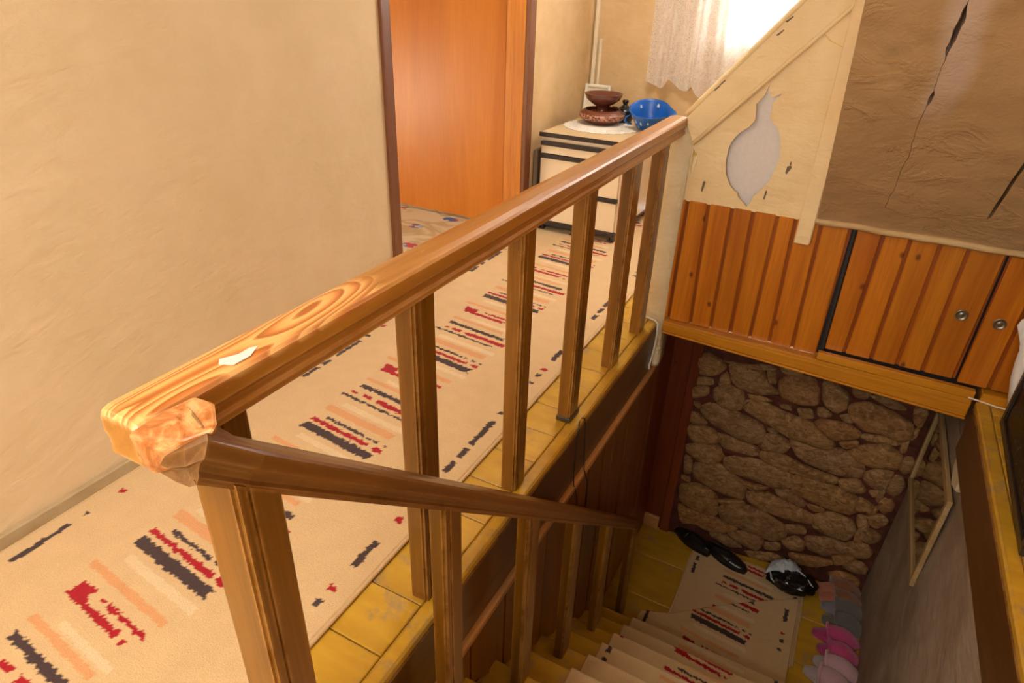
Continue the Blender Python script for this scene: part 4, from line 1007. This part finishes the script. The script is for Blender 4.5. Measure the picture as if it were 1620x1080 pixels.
# mirror on the right stairwell wall
mi = thing('mirror', (.66, 3.0, -.86), 'pale wooden framed mirror hung on the stairwell wall above the slippers', 'mirror')
Mmf = wood('pale mirror frame', sr(196, 166, 116), sr(160, 128, 82), 'y', .4, wear=.3)
my0, my1, mz0, mz1 = 2.60, 3.41, -.862, -.375; fx = .664
for q in ((my0, my1, mz0, mz0+.032), (my0, my1, mz1-.032, mz1), (my0, my0+.032, mz0+.0325, mz1-.0325), (my1-.032, my1, mz0+.0325, mz1-.0325)):
    mk('frame_rail', box(fx, fx+.020, q[0], q[1], q[2], q[3], .003), Mmf, mi)
t = NT('mirror glass'); t.p.inputs['Metallic'].default_value = 1
mk('glass', box(fx+.010, fx+.016, my0+.03, my1-.03, mz0+.03, mz1-.03), t.out(sr(190, 190, 180), .04), mi)

# ------------------------------------------------------------------ shoes, slippers, bag
def slipper(name, label, col, sole, x0, yc, rot, L=.27, Wd=.118, H=.088, group=None, upto=.42, hz=0, cuff=None, tilt=0):
    """heel at -x, toe at +x, local coordinates"""
    t_ = thing(name, (0, 0, 0), label, 'slipper', 'slippers in a row along the stairwell wall')
    def half(s): # half width along length 0..1
        return Wd/2*(math.sin(math.pi*min(1, max(0, s*.94+.03)))**.45)*(.86+.20*s)
    b = bmesh.new(); G = []; n = 20
    for i in range(n+1):
        s = i/n; x = (s-.5)*L; w_ = max(half(s), .002)
        G.append([b.verts.new((x, k*w_, z)) for k, z in ((-1, .004), (-.96, 0), (.96, 0), (1, .004), (1, .018), (.9, .022), (0, .020), (-.9, .022), (-1, .018))])
    for r0, r1 in zip(G, G[1:]):
        for k in range(9): b.faces.new((r0[k], r0[(k+1) % 9], r1[(k+1) % 9], r1[k]))
    b.faces.new(G[0]); b.faces.new(G[-1][::-1])
    mk('sole', b, sole, t_, smooth=True, local=True)
    # fluffy upper
    b = bmesh.new(); G = []; n = 18
    for i in range(n+1):
        s = upto+(1-upto)*i/n; x = (s-.5)*L*1.03; w_ = max(half(min(s, .995))*1.08, .004); e = (i/n)
        h = H*(1-.75*max(0, e-.35)**2/.42)*(.92+.08*math.sin(e*3)); h = max(h, .02)
        if i == n: w_ *= .35; h *= .7
        ring = []
        for k in range(15):
            a = math.pi*k/14
            r_ = 1+.03*nz(i*.7, k*.7, 3.3, 1)
            ring.append(b.verts.new((x-.018*math.sin(a)*(1-e), -w_*math.cos(a)*r_, .010+(h-.01)*math.sin(a)**.8*r_)))
        G.append(ring)
    for r0, r1 in zip(G, G[1:]):
        for k in range(14): b.faces.new((r0[k], r0[k+1], r1[k+1], r1[k]))
    b.faces.new(G[-1])
    up = mk('upper', b, col, t_, smooth=True, local=True); md = up.modifiers.new('s', 'SOLIDIFY'); md.thickness = .006; md.offset = -1
    pts = [tuple(Vector(v)+Vector((-.001, 0, .002))) for v in [(((upto-.5)*L*1.03)-.018*math.sin(math.pi*k/14), -half(upto)*1.08*math.cos(math.pi*k/14), .012+(H-.01)*math.sin(math.pi*k/14)**.8) for k in range(15)]]
    mk('cuff', tube(pts, .0085, 8), cuff or col, t_, smooth=True, local=True)
    # padded insole
    b = bmesh.new(); G = []; n = 12
    for i in range(n+1):
        s = .05+.5*i/n; x = (s-.5)*L; w_ = half(s)*.84
        G.append([b.verts.new((x, -w_*math.cos(math.pi*k/8), .0205+.020*math.sin(math.pi*k/8)**.6*math.sin(math.pi*min(.92, max(.06, i/n)))**.6)) for k in range(9)])
    for r0, r1 in zip(G, G[1:]):
        for k in range(8): b.faces.new((r0[k], r0[k+1], r1[k+1], r1[k]))
    mk('insole', b, sole, t_, smooth=True, local=True)
    t_.location = (x0+L/2, yc, zl+.002+hz); t_.rotation_euler = (math.radians(tilt), 0, math.radians(rot))
    return t_
def fluff(name, c): 
    t = NT(name); n = t.noise(t.coord((120, 120, 120)), 1, 4, .7)
    t.p.inputs['Sheen Weight'].default_value = .6
    return t.out(t.mix(t.gray(n, .3, .7, 0, .35), c, tuple(x*.6 for x in c[:3])+(1,)), .95, t.bump(n, .7, .006), .1)
Fbr, Fbo = fluff('brown towelling', sr(150, 94, 62)), fluff('orange insole', sr(192, 116, 84))
Fgr, Fgl = fluff('grey towelling', sr(112, 106, 102)), fluff('light grey satin', sr(140, 134, 142))
Fpk, Fp2 = fluff('pink towelling', sr(206, 78, 132)), fluff('deep pink insole', sr(186, 66, 118))
Fwh, Fw2 = fluff('pale pink towelling', sr(222, 178, 190)), fluff('pale grey insole', sr(196, 182, 186))
slipper('slipper', 'brown slipper nearest the stone wall, toe against plaster wall', Fbr, Fbo, .415, 3.425, 22, upto=.42, H=.092)
slipper('slipper', 'second brown slipper, tucked between its pair and the grey slippers', Fbr, Fbo, .455, 3.345, 10, upto=.40, L=.24)
slipper('slipper', 'grey slipper nearest the brown pair on lower landing', Fgr, Fgl, .470, 3.272, 7, upto=.36, L=.24, H=.09)
slipper('slipper', 'grey slipper lying next to the bright pink pair', Fgr, Fgr, .485, 3.165, 4, upto=.34, L=.225)
slipper('slipper', 'bright pink slipper beside the grey pair', Fpk, Fp2, .445, 3.050, 8, upto=.34, L=.25, Wd=.112)
slipper('slipper', 'bright pink slipper beside the pale pink pair', Fpk, Fp2, .480, 2.945, 4, upto=.32, L=.215, Wd=.110)
slipper('slipper', 'pale pink slipper next to the bright pink pair', Fwh, Fw2, .470, 2.845, -2, upto=.30, L=.235)
slipper('slipper', 'pale pink slipper nearest the bottom edge of the picture', Fwh, Fw2, .430, 2.745, -8, upto=.36, L=.25)

def loafer(label, loc, rot, L=.285, Wd=.098):
    t_ = thing('shoe', (0, 0, 0), label, 'shoe', 'black loafers on the landing rug')
    blk = loafer.m
    def half(s): return Wd/2*(math.sin(math.pi*min(1, s*.95+.025))**.42)*(.80+.30*math.sin(s*2.2))*(1-.12*abs(s-.45))
    b = bmesh.new(); G = []; n = 24
    for i in range(n+1):
        s = i/n; x = (s-.5)*L; w_ = max(half(s)*1.03, .003)
        G.append([b.verts.new((x, k*w_, z)) for k, z in ((-1, 0), (1, 0), (1, .012), (-1, .012))])
    for r0, r1 in zip(G, G[1:]):
        for k in range(4): b.faces.new((r0[k], r0[(k+1) % 4], r1[(k+1) % 4], r1[k]))
    b.faces.new(G[0]); b.faces.new(G[-1][::-1])
    mk('sole', b, blk, t_, local=True)
    b = bmesh.new(); G = []; n = 30; m_ = 20
    for i in range(n+1):
        s = i/n; x = (s-.5)*L*.99; w_ = max(half(s), .004)
        top = .066 if s < .42 else .066-(s-.42)/.58*.028
        h = top*(1 if s > .04 else .8)*(1-max(0, (s-.9)/.1)**2*.55)
        op = 0
        if .03 < s < .60: op = .62*math.sin(math.pi*(s-.03)/.57)**.5   # half opening as a share of the arc
        ring = []
        for k in range(m_+1):
            q = -1+2*k/m_; a0 = math.pi/2*(1-op); sg = 1 if q >= 0 else -1
            a = (abs(q))*a0 if False else None
            # angle from outside (0) to top (pi/2), split in two flanks
            f_ = 1-abs(q); an = f_*(math.pi/2)*(1-op*.55)
            yy = sg*w_*math.cos(an)**.8 if an < math.pi/2 else 0
            zz = .010+(h-.010)*math.sin(an)**.75
            ring.append(b.verts.new((x, yy, zz)))
        G.append((ring, op))
    for (r0, o0), (r1, o1) in zip(G, G[1:]):
        for k in range(m_):
            if k in (m_//2-1, m_//2) and (o0 > .05 and o1 > .05): 
                continue
            b.faces.new((r0[k], r0[k+1], r1[k+1], r1[k]))
    up = mk('upper', b, blk, t_, smooth=True, local=True); md = up.modifiers.new('s', 'SOLIDIFY'); md.thickness = .004; md.offset = -1
    b = bmesh.new(); G = []
    for i in range(13):
        s = .05+.6*i/12; x = (s-.5)*L; w_ = half(s)*.9
        G.append([b.verts.new((x, -w_, .016)), b.verts.new((x, w_, .016))])
    for r0, r1 in zip(G, G[1:]): b.faces.new((r0[0], r0[1], r1[1], r1[0]))
    mk('insole', b, flat('worn insole', sr(60, 52, 48), .7), t_, local=True)
    mk('strap', tube([(.035, -.040, .040), (.033, -.024, .058), (.030, 0, .064), (.033, .024, .058), (.035, .040, .040)], .006, 8), blk, t_, smooth=True, local=True)
    t_.location = loc; t_.rotation_euler = (0, 0, math.radians(rot)); return t_
loafer.m = flat('black shoe leather', sr(30, 26, 25), .28, spec=.6, bs=20)
loafer('black leather loafer at the left, heel under the corner trim', (-.335, 3.365, zl+.016), 152)
loafer('black leather loafer lying across the corner of the landing rug', (-.104, 3.325, zl+.016), -20)

# black and white plastic bag
bg = thing('plastic_bag', (.285, 3.29, zl+.026), 'crumpled black and white plastic bag on the lower landing', 'bag')
b = bmesh.new(); bmesh.ops.create_icosphere(b, subdivisions=4, radius=1)
for v in b.verts:
    d_ = v.co.normalized(); r_ = 1+.22*nz(d_.x, d_.y, d_.z, 2.2)+.12*(1-abs(nz(d_.x, d_.y, d_.z+4, 5)))-.05
    v.co = Vector((d_.x*.135*r_, d_.y*.088*r_, max(-.055, d_.z*.062*r_)+.055))
mk('body', b, flat('black glossy plastic', sr(16, 14, 15), .18, bump=1.0, bs=26, spec=.7), bg, smooth=False, local=True)
b = bmesh.new(); bmesh.ops.create_grid(b, x_segments=26, y_segments=18, size=1)
for v in b.verts:
    u, w_ = v.co.x, v.co.y
    v.co = Vector((-.050+u*.088+.02*w_, .045+w_*.060+.012*nz(u, w_, 2, 3), .140-.055*u*u-.05*w_*w_*(1 if w_ > 0 else .8)+.03*abs(nz(u, w_, 0, 4))+.01*nz(u, w_, 3, 11)))
o = mk('white_flap', b, flat('white and grey plastic film', sr(196, 204, 214), .35, bump=.6, bs=20), bg, smooth=True, local=True); o['label'] = 'crumpled white top of the bag'
md = o.modifiers.new('s', 'SOLIDIFY'); md.thickness = .003
for pts_ in ([(-.130, .0, .075), (-.11, -.05, .060), (-.06, -.078, .05), (-.03, -.09, .03)], [(.02, .03, .125), (.06, .012, .115), (.10, -.01, .095), (.14, -.02, .06)]):
    mk('white_edge', tube(pts_, [.004, .006, .005, .003], 6), flat('white film edge', sr(205, 208, 212), .4), bg, smooth=True, local=True)
